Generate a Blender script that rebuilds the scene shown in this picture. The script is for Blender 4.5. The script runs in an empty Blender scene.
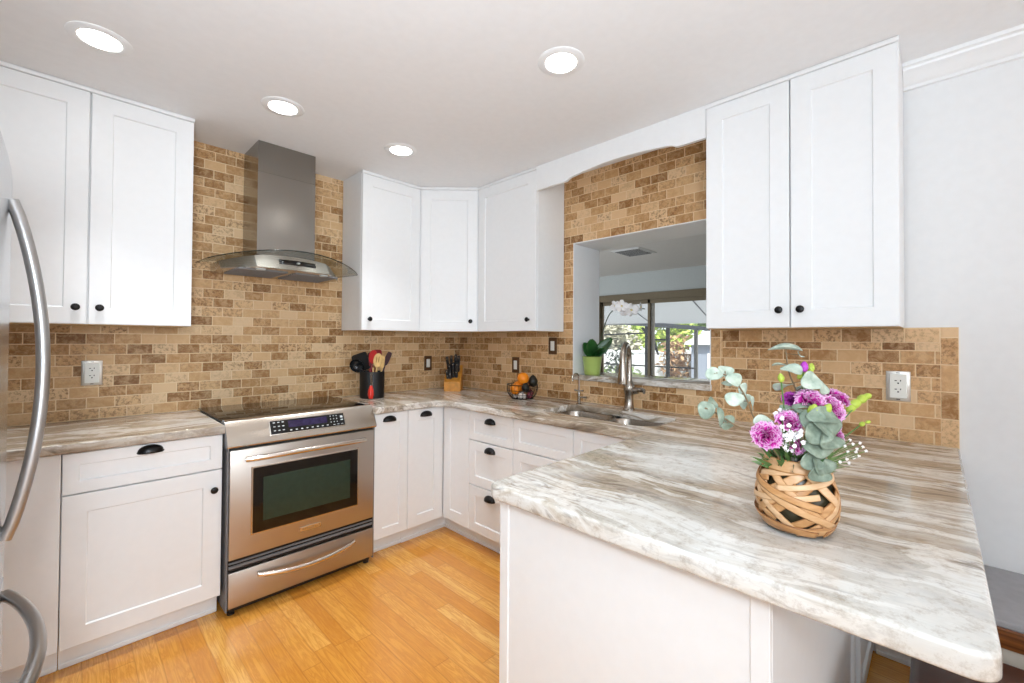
import bpy, bmesh, math, random
from mathutils import Matrix, Vector, Euler
PI = math.pi
C = bpy.context.scene.collection
S = bpy.context.scene

# ------------------------------------------------------------------ camera
CAM = Vector((-2.4336, -3.0454, 1.3257)); YAW, PITCH, ROLL, FPX, SY = 0.7735, 0.0136, 0.0061, 435.4, -7.75
_f = Vector((math.cos(YAW), math.sin(YAW), 0)); _r = Vector((math.sin(YAW), -math.cos(YAW), 0)); _u = Vector((0, 0, 1))
_f, _u = math.cos(PITCH) * _f + math.sin(PITCH) * _u, math.cos(PITCH) * _u - math.sin(PITCH) * _f
_r, _u = math.cos(ROLL) * _r + math.sin(ROLL) * _u, math.cos(ROLL) * _u - math.sin(ROLL) * _r
cd = bpy.data.cameras.new('camera'); cam = bpy.data.objects.new('camera', cd); C.objects.link(cam)
cam.matrix_world = Matrix(((_r.x, _u.x, -_f.x, CAM.x), (_r.y, _u.y, -_f.y, CAM.y), (_r.z, _u.z, -_f.z, CAM.z), (0, 0, 0, 1)))
cd.sensor_width = 36; cd.lens = FPX / 1024 * 36; cd.shift_y = SY / 1024; cd.clip_start = 0.02; cd.clip_end = 200
S.camera = cam

def ray(px, py): return _f + _r * ((px - 512) / FPX) - _u * ((py - 341.5 - SY) / FPX)
def deep(px, py, d): return CAM + ray(px, py) * d                       # the point seen at a pixel, d metres forward
def on(ax, v, px, py):
    r = ray(px, py); i = 'xyz'.index(ax); return CAM + r * ((v - CAM[i]) / r[i])

# ------------------------------------------------------------------ world, sun, lights, exposure
S.view_settings.view_transform = 'Standard'; S.view_settings.look = 'None'
S.view_settings.gamma = 1.0; S.view_settings.use_curve_mapping = False
S.view_settings.exposure = 0.06
W = bpy.data.worlds.new('sky'); S.world = W; W.use_nodes = True
bg = W.node_tree.nodes['Background']; bg.inputs[0].default_value = (0.88, 0.94, 1.0, 1); bg.inputs[1].default_value = 1.8

def light(name, kind, loc, energy, color=(1, 1, 1), **kw):
    l = bpy.data.lights.new(name, kind); l.energy = energy; l.color = color
    for k, v in kw.items():
        if k not in ('aim',): setattr(l, k, v)
    o = bpy.data.objects.new(name, l); C.objects.link(o); o.location = loc
    if 'aim' in kw: o.rotation_euler = (Vector(kw['aim']) - Vector(loc)).to_track_quat('-Z', 'Y').to_euler()
    return o
light('sun', 'SUN', (6, -4, 12), 5.5, (1, .96, .88), angle=.01, aim=(6 + 5.5, -4 + 4.2, 12 - 9))
# added area light standing in for daylight at the unseen rear opening
light('rear_fill', 'AREA', (-1.7, -6.9, 1.25), 14, (.86, .93, 1), shape='RECTANGLE', size=3.0, size_y=2.2, aim=(-1.7, 0, 1.35))
# unseen key light added beside the camera, placed by the counter's shadow
light('key_light', 'AREA', (-2.66, -3.52, 1.66), 14.5, (.83, .915, 1), shape='DISK', size=.30, aim=(-1.98, -1.0, .6), spread=2.3)
light('ceiling_fill', 'AREA', (-2.7, -3.3, 1.2), 43, (.74, .87, 1), shape='DISK', size=.6, aim=(-2.6, -2.9, 2.4))  # added unseen fill, aimed up to brighten the room off the ceiling

# ------------------------------------------------------------------ mesh helpers
class MB:
    def __init__(self, M=None): self.bm = bmesh.new(); self.M = M
    def _add(self, vs, fs):
        v = [self.bm.verts.new(p) for p in vs]
        out = []
        for f in fs:
            try: out.append(self.bm.faces.new([v[i] for i in f]))
            except ValueError: pass
        return v, out
    def box(self, x0, x1, y0, y1, z0, z1, bev=0, seg=1, M=None):
        x0, x1 = sorted((x0, x1)); y0, y1 = sorted((y0, y1)); z0, z1 = sorted((z0, z1))
        p = [(x0, y0, z0), (x1, y0, z0), (x1, y1, z0), (x0, y1, z0), (x0, y0, z1), (x1, y0, z1), (x1, y1, z1), (x0, y1, z1)]
        if M: p = [M @ Vector(q) for q in p]
        v, f = self._add(p, [(0, 3, 2, 1), (4, 5, 6, 7), (0, 1, 5, 4), (1, 2, 6, 5), (2, 3, 7, 6), (3, 0, 4, 7)])
        if bev: bmesh.ops.bevel(self.bm, geom=list({e for q in f for e in q.edges}), offset=bev, segments=seg, affect='EDGES', profile=.5)
        return self
    def prism(self, poly, a, b, axis='z', bev=0, seg=1):
        n = len(poly)
        mk = {'z': lambda p, t: (p[0], p[1], t), 'x': lambda p, t: (t, p[0], p[1]), 'y': lambda p, t: (p[0], t, p[1])}[axis]
        v, f = self._add([mk(p, a) for p in poly] + [mk(p, b) for p in poly],
                         [tuple(range(n))[::-1], tuple(range(n, 2 * n))] + [(i, (i + 1) % n, (i + 1) % n + n, i + n) for i in range(n)])
        if bev: bmesh.ops.bevel(self.bm, geom=list({e for q in f[:2] for e in q.edges}), offset=bev, segments=seg, affect='EDGES')
        return self
    def ring(self, c, ax, r, n, ref=None):
        ax = ax.normalized(); a = ref if ref else (Vector((0, 0, 1)) if abs(ax.z) < .9 else Vector((1, 0, 0)))
        a = (a - ax * a.dot(ax)).normalized(); b = ax.cross(a)
        rx, ry = r if isinstance(r, tuple) else (r, r)
        return [c + a * (rx * math.cos(2 * PI * i / n)) + b * (ry * math.sin(2 * PI * i / n)) for i in range(n)], a
    def tube(self, pts, r, n=10, closed=False, ref=None):
        pts = [Vector(p) for p in pts]; m = len(pts)
        rs = r if isinstance(r, list) else [r] * m
        vs = []
        for i, p in enumerate(pts):
            if closed: t = pts[(i + 1) % m] - pts[i - 1]
            else: t = pts[min(i + 1, m - 1)] - pts[max(i - 1, 0)]
            rg, ref = self.ring(p, t, rs[i], n, ref)
            vs += rg
        fs = []
        for i in range(m if closed else m - 1):
            j = (i + 1) % m
            for k in range(n):
                l = (k + 1) % n; fs.append((i * n + k, i * n + l, j * n + l, j * n + k))
        if not closed: fs += [tuple(range(n))[::-1], tuple(range((m - 1) * n, m * n))]
        self._add(vs, fs); return self
    def cyl(self, a, b, r0, r1=None, n=24): return self.tube([a, b], [r0, r0 if r1 is None else r1], n)
    def lathe(self, prof, n=32, c=(0, 0, 0), M=None):
        c = Vector(c); vs = []
        for r, z in prof: vs += [c + Vector((r * math.cos(2 * PI * i / n), r * math.sin(2 * PI * i / n), z)) for i in range(n)]
        if M: vs = [M @ v for v in vs]
        m = len(prof); fs = [(i * n + k, i * n + (k + 1) % n, (i + 1) * n + (k + 1) % n, (i + 1) * n + k) for i in range(m - 1) for k in range(n)]
        if prof[0][0] > 1e-5: fs.append(tuple(range(n))[::-1])
        if prof[-1][0] > 1e-5: fs.append(tuple(range((m - 1) * n, m * n)))
        v, f = self._add(vs, fs)
        bmesh.ops.remove_doubles(self.bm, verts=v, dist=1e-6); return self
    def ball(self, c, r, u=16, v=10, M=None):
        r = r if isinstance(r, tuple) else (r, r, r)
        T = Matrix.Translation(Vector(c)) @ (M or Matrix()) @ Matrix.Diagonal((*r, 1))
        bmesh.ops.create_uvsphere(self.bm, u_segments=u, v_segments=v, radius=1, matrix=T); return self
    def grid(self, P):                                                   # P[i][j] points -> quads
        a, b = len(P), len(P[0])
        self._add([p for row in P for p in row], [(i * b + j, i * b + j + 1, (i + 1) * b + j + 1, (i + 1) * b + j) for i in range(a - 1) for j in range(b - 1)])
        return self
    def build(self, name, mat, parent=None, smooth=35, base=None, solid=0, recalc=True):
        if base is not None: bmesh.ops.translate(self.bm, verts=self.bm.verts, vec=-Vector(base))
        if self.M: bmesh.ops.transform(self.bm, matrix=self.M, verts=self.bm.verts)
        if recalc: bmesh.ops.recalc_face_normals(self.bm, faces=self.bm.faces)
        me = bpy.data.meshes.new(name); self.bm.to_mesh(me); self.bm.free()
        if smooth:
            me.polygons.foreach_set('use_smooth', [True] * len(me.polygons)); me.set_sharp_from_angle(angle=math.radians(smooth))
        me.materials.append(mat)
        o = bpy.data.objects.new(name, me); C.objects.link(o)
        if parent: o.parent = parent
        elif base is not None: o.location = base
        if solid:
            m = o.modifiers.new('thickness', 'SOLIDIFY'); m.thickness = solid; m.offset = 0
        return o

def tag(o, label, cat, group=None, kind=None):
    o['label'] = label; o['category'] = cat
    if group: o['group'] = group
    if kind: o['kind'] = kind
    return o
def thing(name, label, cat, loc=(0, 0, 0), rz=0, group=None):
    o = bpy.data.objects.new(name, None); C.objects.link(o); o.location = loc; o.rotation_euler = (0, 0, rz); o.empty_display_size = .05
    return tag(o, label, cat, group)
def struct(o, label=None):
    o['kind'] = 'structure'
    if label: o['label'] = label
    return o
def kids(o): return [c for c in bpy.data.objects if c.parent == o]
def dup(root, loc, rz=0, label=None):
    def cp(o, par):
        c = o.copy(); C.objects.link(c); c.parent = par
        for k in kids(o): cp(k, c)
        return c
    r = cp(root, None); r.location = loc; r.rotation_euler = (0, 0, rz)
    if label: r['label'] = label
    return r

# ------------------------------------------------------------------ materials
def srgb(r, g, b):
    return tuple(((c / 255) / 12.92 if c / 255 <= .04045 else ((c / 255 + .055) / 1.055) ** 2.4) for c in (r, g, b)) + (1,)
class NT:
    def __init__(self, name):
        self.m = bpy.data.materials.new(name); self.m.use_nodes = True; self.t = self.m.node_tree
        self.b = self.t.nodes['Principled BSDF']; self.out = self.t.nodes['Material Output']
    def n(self, kind, **kw):
        x = self.t.nodes.new('ShaderNode' + kind)
        for k, v in kw.items(): setattr(x, k, v)
        return x
    def l(self, a, b): self.t.links.new(a, b)
    def val(self, x, inp):
        if hasattr(x, 'links') or isinstance(x, bpy.types.NodeSocket): self.l(x, inp)
        else: inp.default_value = x
    def math(self, op, a, b=0.0, c=0.0):
        x = self.n('Math', operation=op)
        for i, v in enumerate((a, b, c)): self.val(v, x.inputs[i])
        return x.outputs[0]
    def obj(self): return self.n('TexCoord').outputs['Object']
    def noise(self, vec, scale, detail=3, rough=.5, dist=0, dim='3D'):
        x = self.n('TexNoise'); x.inputs['Scale'].default_value = scale; x.inputs['Detail'].default_value = detail
        x.inputs['Roughness'].default_value = rough; x.inputs['Distortion'].default_value = dist
        if vec: self.l(vec, x.inputs['Vector'])
        return x.outputs['Fac']
    def mapv(self, vec, scale=(1, 1, 1), loc=(0, 0, 0), rot=(0, 0, 0)):
        x = self.n('Mapping'); x.inputs['Scale'].default_value = scale; x.inputs['Location'].default_value = loc; x.inputs['Rotation'].default_value = rot
        self.l(vec, x.inputs['Vector']); return x.outputs[0]
    def ramp(self, fac, stops, mode='LINEAR'):
        x = self.n('ValToRGB'); e = x.color_ramp.elements; x.color_ramp.interpolation = mode
        while len(e) < len(stops): e.new(.5)
        for k, (p, c) in zip(e, stops): k.position = p; k.color = c
        self.l(fac, x.inputs[0]); return x.outputs[0]
    def mix(self, fac, a, b, bt='MIX'):
        x = self.n('Mix', data_type='RGBA', blend_type=bt); self.val(fac, x.inputs[0]); self.val(a, x.inputs[6]); self.val(b, x.inputs[7]); return x.outputs[2]
    def bump(self, h, strength, dist=.002):
        x = self.n('Bump'); x.inputs['Strength'].default_value = strength; x.inputs['Distance'].default_value = dist
        self.l(h, x.inputs['Height']); self.l(x.outputs[0], self.b.inputs['Normal'])
    def set(self, **kw):
        for k, v in kw.items(): self.val(v, self.b.inputs[k.replace('_', ' ')])
        return self

def plain(name, col, rough=.5, metal=0.0, var=.03, scale=30, **kw):
    t = NT(name); c = srgb(*col)
    f = t.noise(t.obj(), scale, 2)
    d = tuple(max(0, x * (1 - var * 2)) for x in c[:3]) + (1,); e = tuple(min(1, x * (1 + var)) for x in c[:3]) + (1,)
    t.l(t.ramp(f, [(.3, d), (.7, e)]), t.b.inputs['Base Color'])
    t.set(Roughness=rough, Metallic=metal, **kw); return t.m
def steel(name, col, rough, axis=(200, 2, 2), var=.08):
    t = NT(name); v = t.mapv(t.obj(), axis); f = t.noise(v, 3, 3)
    t.l(t.math('MULTIPLY_ADD', f, var, rough - var / 2), t.b.inputs['Roughness'])
    t.set(Base_Color=srgb(*col), Metallic=1.0); return t.m

def tile_mat(name, axis, w=.1056, h=.0538, off=.5, u0=0.0, v0=.914, tint=(1, 1, 1)):
    t = NT(name); sp = t.n('SeparateXYZ'); t.l(t.obj(), sp.inputs[0])
    U = sp.outputs['xyz'.index(axis)]; V = sp.outputs[2]
    v = t.math('DIVIDE', t.math('SUBTRACT', V, v0), h); row = t.math('FLOOR', v)
    par = t.math('ABSOLUTE', t.math('MODULO', row, 2.0))
    jit = t.n('TexWhiteNoise', noise_dimensions='1D'); t.l(row, jit.inputs['W'])
    u = t.math('ADD', t.math('DIVIDE', t.math('SUBTRACT', U, u0), w), t.math('MULTIPLY_ADD', par, off, t.math('MULTIPLY', jit.outputs[0], .12 if off else 0.0)))
    col = t.math('FLOOR', u); fu = t.math('FRACT', u); fv = t.math('FRACT', v)
    du = t.math('MULTIPLY', t.math('MINIMUM', fu, t.math('SUBTRACT', 1.0, fu)), w)
    dv = t.math('MULTIPLY', t.math('MINIMUM', fv, t.math('SUBTRACT', 1.0, fv)), h)
    ob = t.obj(); wob = t.math('MULTIPLY_ADD', t.noise(ob, 90, 3), .0026, -.0013)
    d = t.math('ADD', t.math('MINIMUM', du, dv), wob)
    mr = t.n('MapRange', interpolation_type='SMOOTHSTEP'); mr.inputs[1].default_value = .0012; mr.inputs[2].default_value = .0032; t.l(d, mr.inputs[0]); tile = mr.outputs[0]
    cv = t.n('CombineXYZ'); t.l(col, cv.inputs[0]); t.l(row, cv.inputs[1]); wn = t.n('TexWhiteNoise', noise_dimensions='2D'); t.l(cv.outputs[0], wn.inputs['Vector'])
    k = lambda r, g, b: tuple(x * y for x, y in zip(srgb(r, g, b)[:3], tint)) + (1,)
    base = t.ramp(wn.outputs['Value'], [(0, k(128, 88, 46)), (.14, k(152, 108, 60)), (.30, k(180, 136, 86)), (.5, k(200, 158, 110)), (.75, k(214, 176, 130)), (1, k(222, 192, 152))])
    # each stone carries its own cloudy pattern
    sh = t.n('VectorMath', operation='SCALE'); t.l(wn.outputs['Color'], sh.inputs[0]); sh.inputs['Scale'].default_value = 9
    ad = t.n('VectorMath', operation='ADD'); t.l(ob, ad.inputs[0]); t.l(sh.outputs[0], ad.inputs[1])
    cloud = t.noise(ad.outputs[0], 32, 6, .68, .6)
    c1 = t.mix(t.ramp(cloud, [(.42, (0, 0, 0, 1)), (.62, (.5, .5, .5, 1))]), base, k(222, 188, 144))
    wb = t.n('SeparateXYZ'); t.l(wn.outputs['Color'], wb.inputs[0])
    worn = t.math('MULTIPLY', t.ramp(t.noise(ad.outputs[0], 62, 5, .72), [(.48, (0, 0, 0, 1)), (.60, (.85, .85, .85, 1))]), t.math('POWER', wb.outputs[1], 1.6))
    c2 = t.mix(worn, c1, k(124, 84, 46))
    cc = t.mix(tile, k(230, 204, 164), c2)
    t.l(cc, t.b.inputs['Base Color'])
    pits = t.ramp(t.noise(ad.outputs[0], 120, 4, .7), [(.33, (0, 0, 0, 1)), (.45, (1, 1, 1, 1))])
    t.bump(t.math('MULTIPLY', tile, t.math('MULTIPLY_ADD', pits, .35, .65)), .55, .003)
    t.set(Roughness=.5); t.b.inputs['Specular IOR Level'].default_value = .35
    return t.m

def granite(name, along='y', seed=0.0):
    t = NT(name); o = t.obj()
    sc = (7.0, .8, 7.0) if along == 'y' else (.8, 7.0, 7.0)
    wv = t.n('TexNoise'); wv.inputs['Scale'].default_value = 1.5; wv.inputs['Detail'].default_value = 3; t.l(t.mapv(o, (1, 1, 1), (seed, 0, 0)), wv.inputs['Vector'])
    mv = t.n('VectorMath', operation='MULTIPLY_ADD'); t.l(wv.outputs['Color'], mv.inputs[0]); mv.inputs[1].default_value = (.34, .34, .34); t.l(o, mv.inputs[2])
    p = t.mapv(mv.outputs[0], sc, (seed, seed * .7, 0))
    f1 = t.noise(p, 1.7, 9, .62, .45)
    f2 = t.noise(t.mapv(mv.outputs[0], tuple(s * 3.2 for s in sc), (seed + 4, 1, 2)), 1.5, 7, .65, .5)
    blotch = t.noise(t.mapv(o, (1, 1, 1), (seed + 7.3, 2.1, 0)), 1.25, 4, .55, .4)
    gx = t.n('SeparateXYZ'); t.l(o, gx.inputs[0]); mg = t.n('MapRange'); t.l(t.math('ADD', gx.outputs[0], gx.outputs[1]), mg.inputs[0])
    for q, vv in zip((1, 2, 3, 4), (-2.4, -4.5, -.12, .08)): mg.inputs[q].default_value = vv
    blotch = t.math('ADD', blotch, mg.outputs[0] if along == 'y' else -.03)
    a = t.ramp(f1, [(.26, srgb(104, 92, 78)), (.36, srgb(146, 130, 112)), (.43, srgb(186, 172, 154)), (.47, srgb(160, 146, 126)), (.51, srgb(214, 206, 194)), (.59, srgb(230, 227, 221)), (.66, srgb(196, 183, 164)), (.72, srgb(216, 208, 196)), (.80, srgb(150, 134, 112))])
    b = t.mix(t.ramp(f2, [(.34, (.85, .85, .85, 1)), (.46, (0, 0, 0, 1))]), a, srgb(112, 96, 78))
    c = t.mix(t.ramp(blotch, [(.47, (0, 0, 0, 1)), (.62, (.72, .72, .72, 1))]), b, srgb(230, 230, 226))
    g = t.mix(t.ramp(t.noise(o, 38, 5, .75), [(.5, (0, 0, 0, 1)), (.7, (.5, .5, .5, 1))]), c, srgb(146, 124, 98))
    t.l(g, t.b.inputs['Base Color']); t.set(Roughness=.13); t.b.inputs['Specular IOR Level'].default_value = .5
    return t.m

def wood_floor(name):
    t = NT(name); sp = t.n('SeparateXYZ'); o = t.obj(); t.l(o, sp.inputs[0])
    w = .0765
    u = t.math('DIVIDE', sp.outputs[0], w); col = t.math('FLOOR', u); fu = t.math('FRACT', u)
    wn = t.n('TexWhiteNoise', noise_dimensions='1D'); t.l(col, wn.inputs['W'])
    v = t.math('ADD', t.math('DIVIDE', sp.outputs[1], .95), t.math('MULTIPLY', wn.outputs[0], 7.3)); row = t.math('FLOOR', v); fv = t.math('FRACT', v)
    cv = t.n('CombineXYZ'); t.l(col, cv.inputs[0]); t.l(row, cv.inputs[1]); w2 = t.n('TexWhiteNoise', noise_dimensions='2D'); t.l(cv.outputs[0], w2.inputs['Vector'])
    base = t.ramp(w2.outputs['Value'], [(0, srgb(212, 142, 54)), (.3, srgb(222, 155, 64)), (.6, srgb(229, 166, 76)), (1, srgb(237, 182, 96))])
    sh = t.n('VectorMath', operation='SCALE'); t.l(w2.outputs['Color'], sh.inputs[0]); sh.inputs['Scale'].default_value = 11
    ad = t.n('VectorMath', operation='ADD'); t.l(o, ad.inputs[0]); t.l(sh.outputs[0], ad.inputs[1])
    gr = t.noise(t.mapv(ad.outputs[0], (26, 2.2, 1)), 1.6, 5, .6, 1.6)
    c = t.mix(t.ramp(gr, [(.40, (0, 0, 0, 1)), (.5, (.62, .62, .62, 1)), (.60, (0, 0, 0, 1))]), base, srgb(196, 122, 46))
    c = t.mix(t.ramp(t.noise(t.mapv(ad.outputs[0], (160, 5, 1)), 1.5, 3), [(.5, (0, 0, 0, 1)), (.7, (.3, .3, .3, 1))]), c, srgb(190, 118, 46))
    du = t.math('MULTIPLY', t.math('MINIMUM', fu, t.math('SUBTRACT', 1.0, fu)), w); dv = t.math('MULTIPLY', t.math('MINIMUM', fv, t.math('SUBTRACT', 1.0, fv)), .95)
    gap = t.ramp(t.math('MINIMUM', du, dv), [(.0004, (.55, .55, .55, 1)), (.0014, (0, 0, 0, 1))])
    c = t.mix(gap, c, srgb(172, 104, 42))
    t.l(c, t.b.inputs['Base Color']); t.set(Roughness=.22); t.b.inputs['Coat Weight'].default_value = .25; t.b.inputs['Coat Roughness'].default_value = .12
    return t.m

def glass_pane(name, tint=(1, 1, 1, 1), refl=.5):
    t = NT(name); t.t.nodes.remove(t.b)
    tr = t.n('BsdfTransparent'); tr.inputs[0].default_value = tint; gl = t.n('BsdfGlossy'); gl.inputs['Roughness'].default_value = .02
    fr = t.n('Fresnel'); fr.inputs[0].default_value = 1.45; mx = t.n('MixShader')
    t.l(t.math('MULTIPLY', fr.outputs[0], refl), mx.inputs[0]); t.l(tr.outputs[0], mx.inputs[1]); t.l(gl.outputs[0], mx.inputs[2]); t.l(mx.outputs[0], t.out.inputs[0])
    return t.m
def glow(name, col, strength):
    t = NT(name); t.set(Base_Color=col, Emission_Color=col, Emission_Strength=strength); return t.m

M_white = plain('white_lacquer', (241, 242, 242), .38, var=.006)
M_wall = plain('white_wall_paint', (236, 237, 237), .75, var=.008)
M_ceil = plain('ceiling_paint', (240, 240, 240), .9, var=.008)
M_trim = plain('white_trim_paint', (240, 241, 241), .35, var=.005)
M_birch = plain('raw_birch_board', (196, 160, 110), .6, var=.1)
M_black = plain('oil_rubbed_bronze', (22, 20, 20), .32, .4)
M_tile_back = tile_mat('travertine_tiles_back', 'x', u0=.02)
M_tile_right = tile_mat('travertine_tiles_right', 'y', u0=.035, tint=(1.05, 1.02, 1.0))
M_tile_edge = tile_mat('travertine_edge_tiles', 'y', w=.052, h=.1076, off=0.0, u0=-3.106, tint=(1.05, 1.02, 1.0))
M_tile_cap = tile_mat('travertine_cap_tiles', 'y', w=.1056, h=.06, off=0.0, u0=-3.054, v0=1.323, tint=(1.05, 1.02, 1.0))
M_granite = granite('granite_slab', 'y', 3.1)
M_granite_left = granite('granite_slab_short', 'x', 9.4)
M_floor = wood_floor('honey_oak_boards')
M_steel = steel('brushed_steel', (184, 176, 168), .38, (2, 2, 160))
M_steel_h = steel('brushed_steel_horizontal', (196, 186, 174), .26, (2, 2, 220))
M_steel_d = steel('satin_nickel', (168, 160, 150), .24, (30, 30, 30))
M_chrome = steel('polished_handle_steel', (216, 208, 198), .2, (40, 40, 40), .04)
M_handle = steel('fridge_handle_steel', (186, 186, 186), .30, (2, 2, 100))
M_fridge = steel('fridge_door_steel', (205, 207, 210), .22, (2, 2, 120))
M_blackglass = plain('black_ceramic_glass', (14, 12, 11), .06, var=0)
M_ovenglass = plain('dark_green_oven_glass', (42, 58, 46), .08, var=.05)
M_darkgap = plain('black_enamel', (16, 15, 15), .4)
M_grey = plain('grey_plastic', (120, 120, 122), .45)
M_display = plain('dark_violet_display', (40, 30, 66), .1, var=.2, scale=60)
M_print = plain('pale_print', (190, 196, 196), .5)
M_glass_edge = glass_pane('hood_glass', (.90, .93, .92, 1), .45)
M_glass_rim = plain('dark_glass_rim', (30, 38, 36), .1)
M_pane = glass_pane('window_glass', (.97, .98, .98, 1), .8)
M_lens = glow('downlight_lens', (1, .98, .96, 1), 13.0)
M_plate = steel('nickel_plate', (205, 200, 192), .3, (20, 20, 20), .04)
M_ivory = plain('white_plastic', (236, 236, 228), .4, var=.01)
M_bronze_plate = plain('bronze_plate', (104, 76, 52), .35, .5)
M_slot = plain('dark_slot', (30, 26, 24), .6)

# ------------------------------------------------------------------ the setting
CEIL = 2.457
struct(MB().box(-3.32, .31, -7.0, .12, -.06, 0).build('floor', M_floor))
struct(MB().box(-3.44, .31, -7.12, .12, CEIL, CEIL + .15).build('ceiling', M_ceil))
wb = struct(MB().box(-3.44, .31, 0.008, .12, 0, CEIL).build('wall_back', M_wall))
bs = MB().box(-3.32, 0, 0, .008, .90, CEIL).build('tile_backsplash', M_tile_back, wb)
WY0, WY1, WZ0, WZ1 = -2.172, -1.255, 1.056, 1.993                       # the pass-through
wr = MB()
wr.box(.008, .31, -7.0, .008, 0, WZ0); wr.box(.008, .31, -7.0, .008, WZ1, CEIL)
wr.box(.008, .31, -7.0, WY0, WZ0, WZ1); wr.box(.008, .31, WY1, .008, WZ0, WZ1)
wr = struct(wr.build('wall_right', M_wall))
tb = MB()
tb.box(0, .008, -2.232, 0, .90, WZ0); tb.box(0, .008, -2.26, 0, WZ1, CEIL); tb.box(0, .008, WY1, 0, WZ0, WZ1); tb.box(0, .008, -2.260, WY0, 1.385, WZ1)
tb.box(0, .008, -3.054, -2.232, .90, 1.323)
tb.build('tile_backsplash', M_tile_right, wr)
MB().box(-.001, .008, -3.106, -3.054, .90, 1.385).box(-.001, .008, -2.232, WY0, WZ0, 1.385).build('edge_tiles', M_tile_edge, wr)
MB().box(-.001, .008, -3.054, -2.232, 1.323, 1.385).build('cap_tiles', M_tile_cap, wr)
rv = MB()                                                               # white lining of the pass-through
rv.box(-.001, .314, WY1 - .006, WY1, WZ0 + .034, WZ1); rv.box(-.001, .314, WY0, WY0 + .006, WZ0 + .034, WZ1); rv.box(-.001, .314, WY0 + .006, WY1 - .006, WZ1 - .006, WZ1)
struct(rv.build('trim_2', M_trim), 'white painted lining of the pass-through above the sink')
struct(MB().box(-.018, .33, WY0 - .004, WY1 - .001, WZ0, WZ0 + .034, .004, 2).build('window_sill', M_granite), 'granite sill of the pass-through above the sink')
struct(MB().box(-3.44, -3.32, -7.12, .12, 0, CEIL).build('wall_left', M_wall))
rw = MB(); rw.box(-3.32, -3.25, -7.12, -7.0, 0, CEIL); rw.box(-.15, .31, -7.12, -7.0, 0, CEIL); rw.box(-3.25, -.15, -7.12, -7.0, 2.4, CEIL)
struct(rw.build('wall_rear', M_wall))
bb = MB().box(-.008, .008, -7.0, -2.852, 0, .09, .002).box(-.012, .008, -7.0, -2.852, 0, .02, .004)
struct(bb.build('baseboard_right', M_trim))
crown = [(.008, 2.372), (-.006, 2.374), (-.008, 2.386), (-.014, 2.390), (-.022, 2.398), (-.030, 2.412), (-.046, 2.426), (-.058, 2.432), (-.062, 2.440), (-.074, 2.444), (-.078, CEIL), (.008, CEIL)]
cm = MB(); cm.prism([(x, z) for x, z in crown], -7.0, -2.95, 'y'); struct(cm.build('trim_1', M_trim, smooth=25), 'white crown moulding along the right wall')

# the sun porch beyond the pass-through
DX = 4.0
M_porchwall = plain('porch_wall_paint', (206, 212, 212), .8, var=.01)
M_porchfloor = plain('porch_floor_tile', (186, 176, 162), .5)
M_frame = plain('bronze_door_frame', (118, 106, 84), .45, .3)
struct(MB().box(.31, DX, -4.0, 4.0, -.06, 0).build('floor_porch', M_porchfloor))
struct(MB().box(.31, DX + .1, -4.0, 4.0, 2.42, 2.5).build('ceiling_porch', plain('porch_ceiling_paint', (236, 234, 232), .9, var=.01)))
pw = MB(); pw.box(DX, DX + .12, -4, 4, 2.075, 2.42); pw.box(DX, DX + .12, 1.16, 4, 0, 2.075); pw.box(DX, DX + .12, -4, -2.3, 0, 2.075)
pw.box(.31, DX, 4.0, 4.1, 0, 2.5); pw.box(.31, DX, -4.1, -4.0, 0, 2.5)
struct(pw.build('wall_porch', M_porchwall))
dr = MB(); dr.box(DX - .03, DX + .10, -2.3, 1.16, 1.975, 2.085); dr.box(DX - .03, DX + .1, 1.11, 1.16, 0, 1.975); dr.box(DX - .03, DX + .1, -2.3, -2.23, 0, 1.975); dr.box(DX - .03, DX + .1, -2.3, 1.16, 0, .05)
dr = struct(dr.build('door_1', M_frame), 'bronze framed sliding glass door of the porch')
def sash(y0, y1, x):
    s = MB().box(x, x + .035, y0, y0 + .075, .05, 1.975).box(x, x + .035, y1 - .04, y1, .05, 1.975).box(x, x + .035, y0, y1, .05, .13).box(x, x + .035, y0, y1, 1.915, 1.98)
    s = s.build('door_sash', M_frame, dr)
    MB().box(x + .014, x + .02, y0 + .07, y1 - .05, .12, 1.95).build('pane', M_pane, s)
sash(.15, 1.12, DX + .04); sash(-1.35, .235, DX); sash(-2.25, -1.3, DX + .04)

vt = thing('ceiling_vent', 'flat rectangular air vent in the porch ceiling seen through the pass-through', 'vent', (2.45, -.37, 2.42))
MB().box(-.23, .23, -.19, .19, -.008, 0, .002).box(-.20, .20, -.16, .16, -.014, -.006).build('frame', M_trim, vt)
v = MB()
for i in range(9): v.box(-.19 + i * .042, -.17 + i * .042, -.15, .15, -.018, -.013)
v.build('slats', M_grey, vt)

# ------------------------------------------------------------------ outdoors
M_dark = plain('dark_bronze_post', (16, 15, 15), .7)
M_postgrey = plain('grey_post', (120, 118, 112), .5)
M_beamgrey = plain('grey_beam', (118, 122, 132), .6)
M_fence = plain('white_vinyl', (236, 238, 240), .5, var=.02)
struct(MB().box(DX + .12, 30, -14, 22, -.2, -.06).build('ground', plain('patio_concrete', (168, 160, 148), .8, var=.12, scale=4)))
en = thing('screen_enclosure', 'grey and black framed screened patio enclosure beyond the sliding door', 'screen enclosure', (7, 1.6, -.06))
def EN(mb, name, mat): return mb.build(name, mat, en, base=(7, 1.6, -.06))
EN(MB().box(6.97, 7.03, 1.74, 1.82, -.06, 1.66), 'post', M_dark); EN(MB().box(6.97, 7.03, 1.24, 1.31, -.06, 1.62), 'post', M_dark)
EN(MB().box(6.97, 7.03, .62, .685, -.06, 1.60), 'post', M_postgrey); EN(MB().box(6.97, 7.03, 4.2, 4.27, -.06, 1.85), 'post', M_dark)
EN(MB().box(6.98, 7.02, .65, 4.2, .72, .75), 'rail', M_dark)
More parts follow.
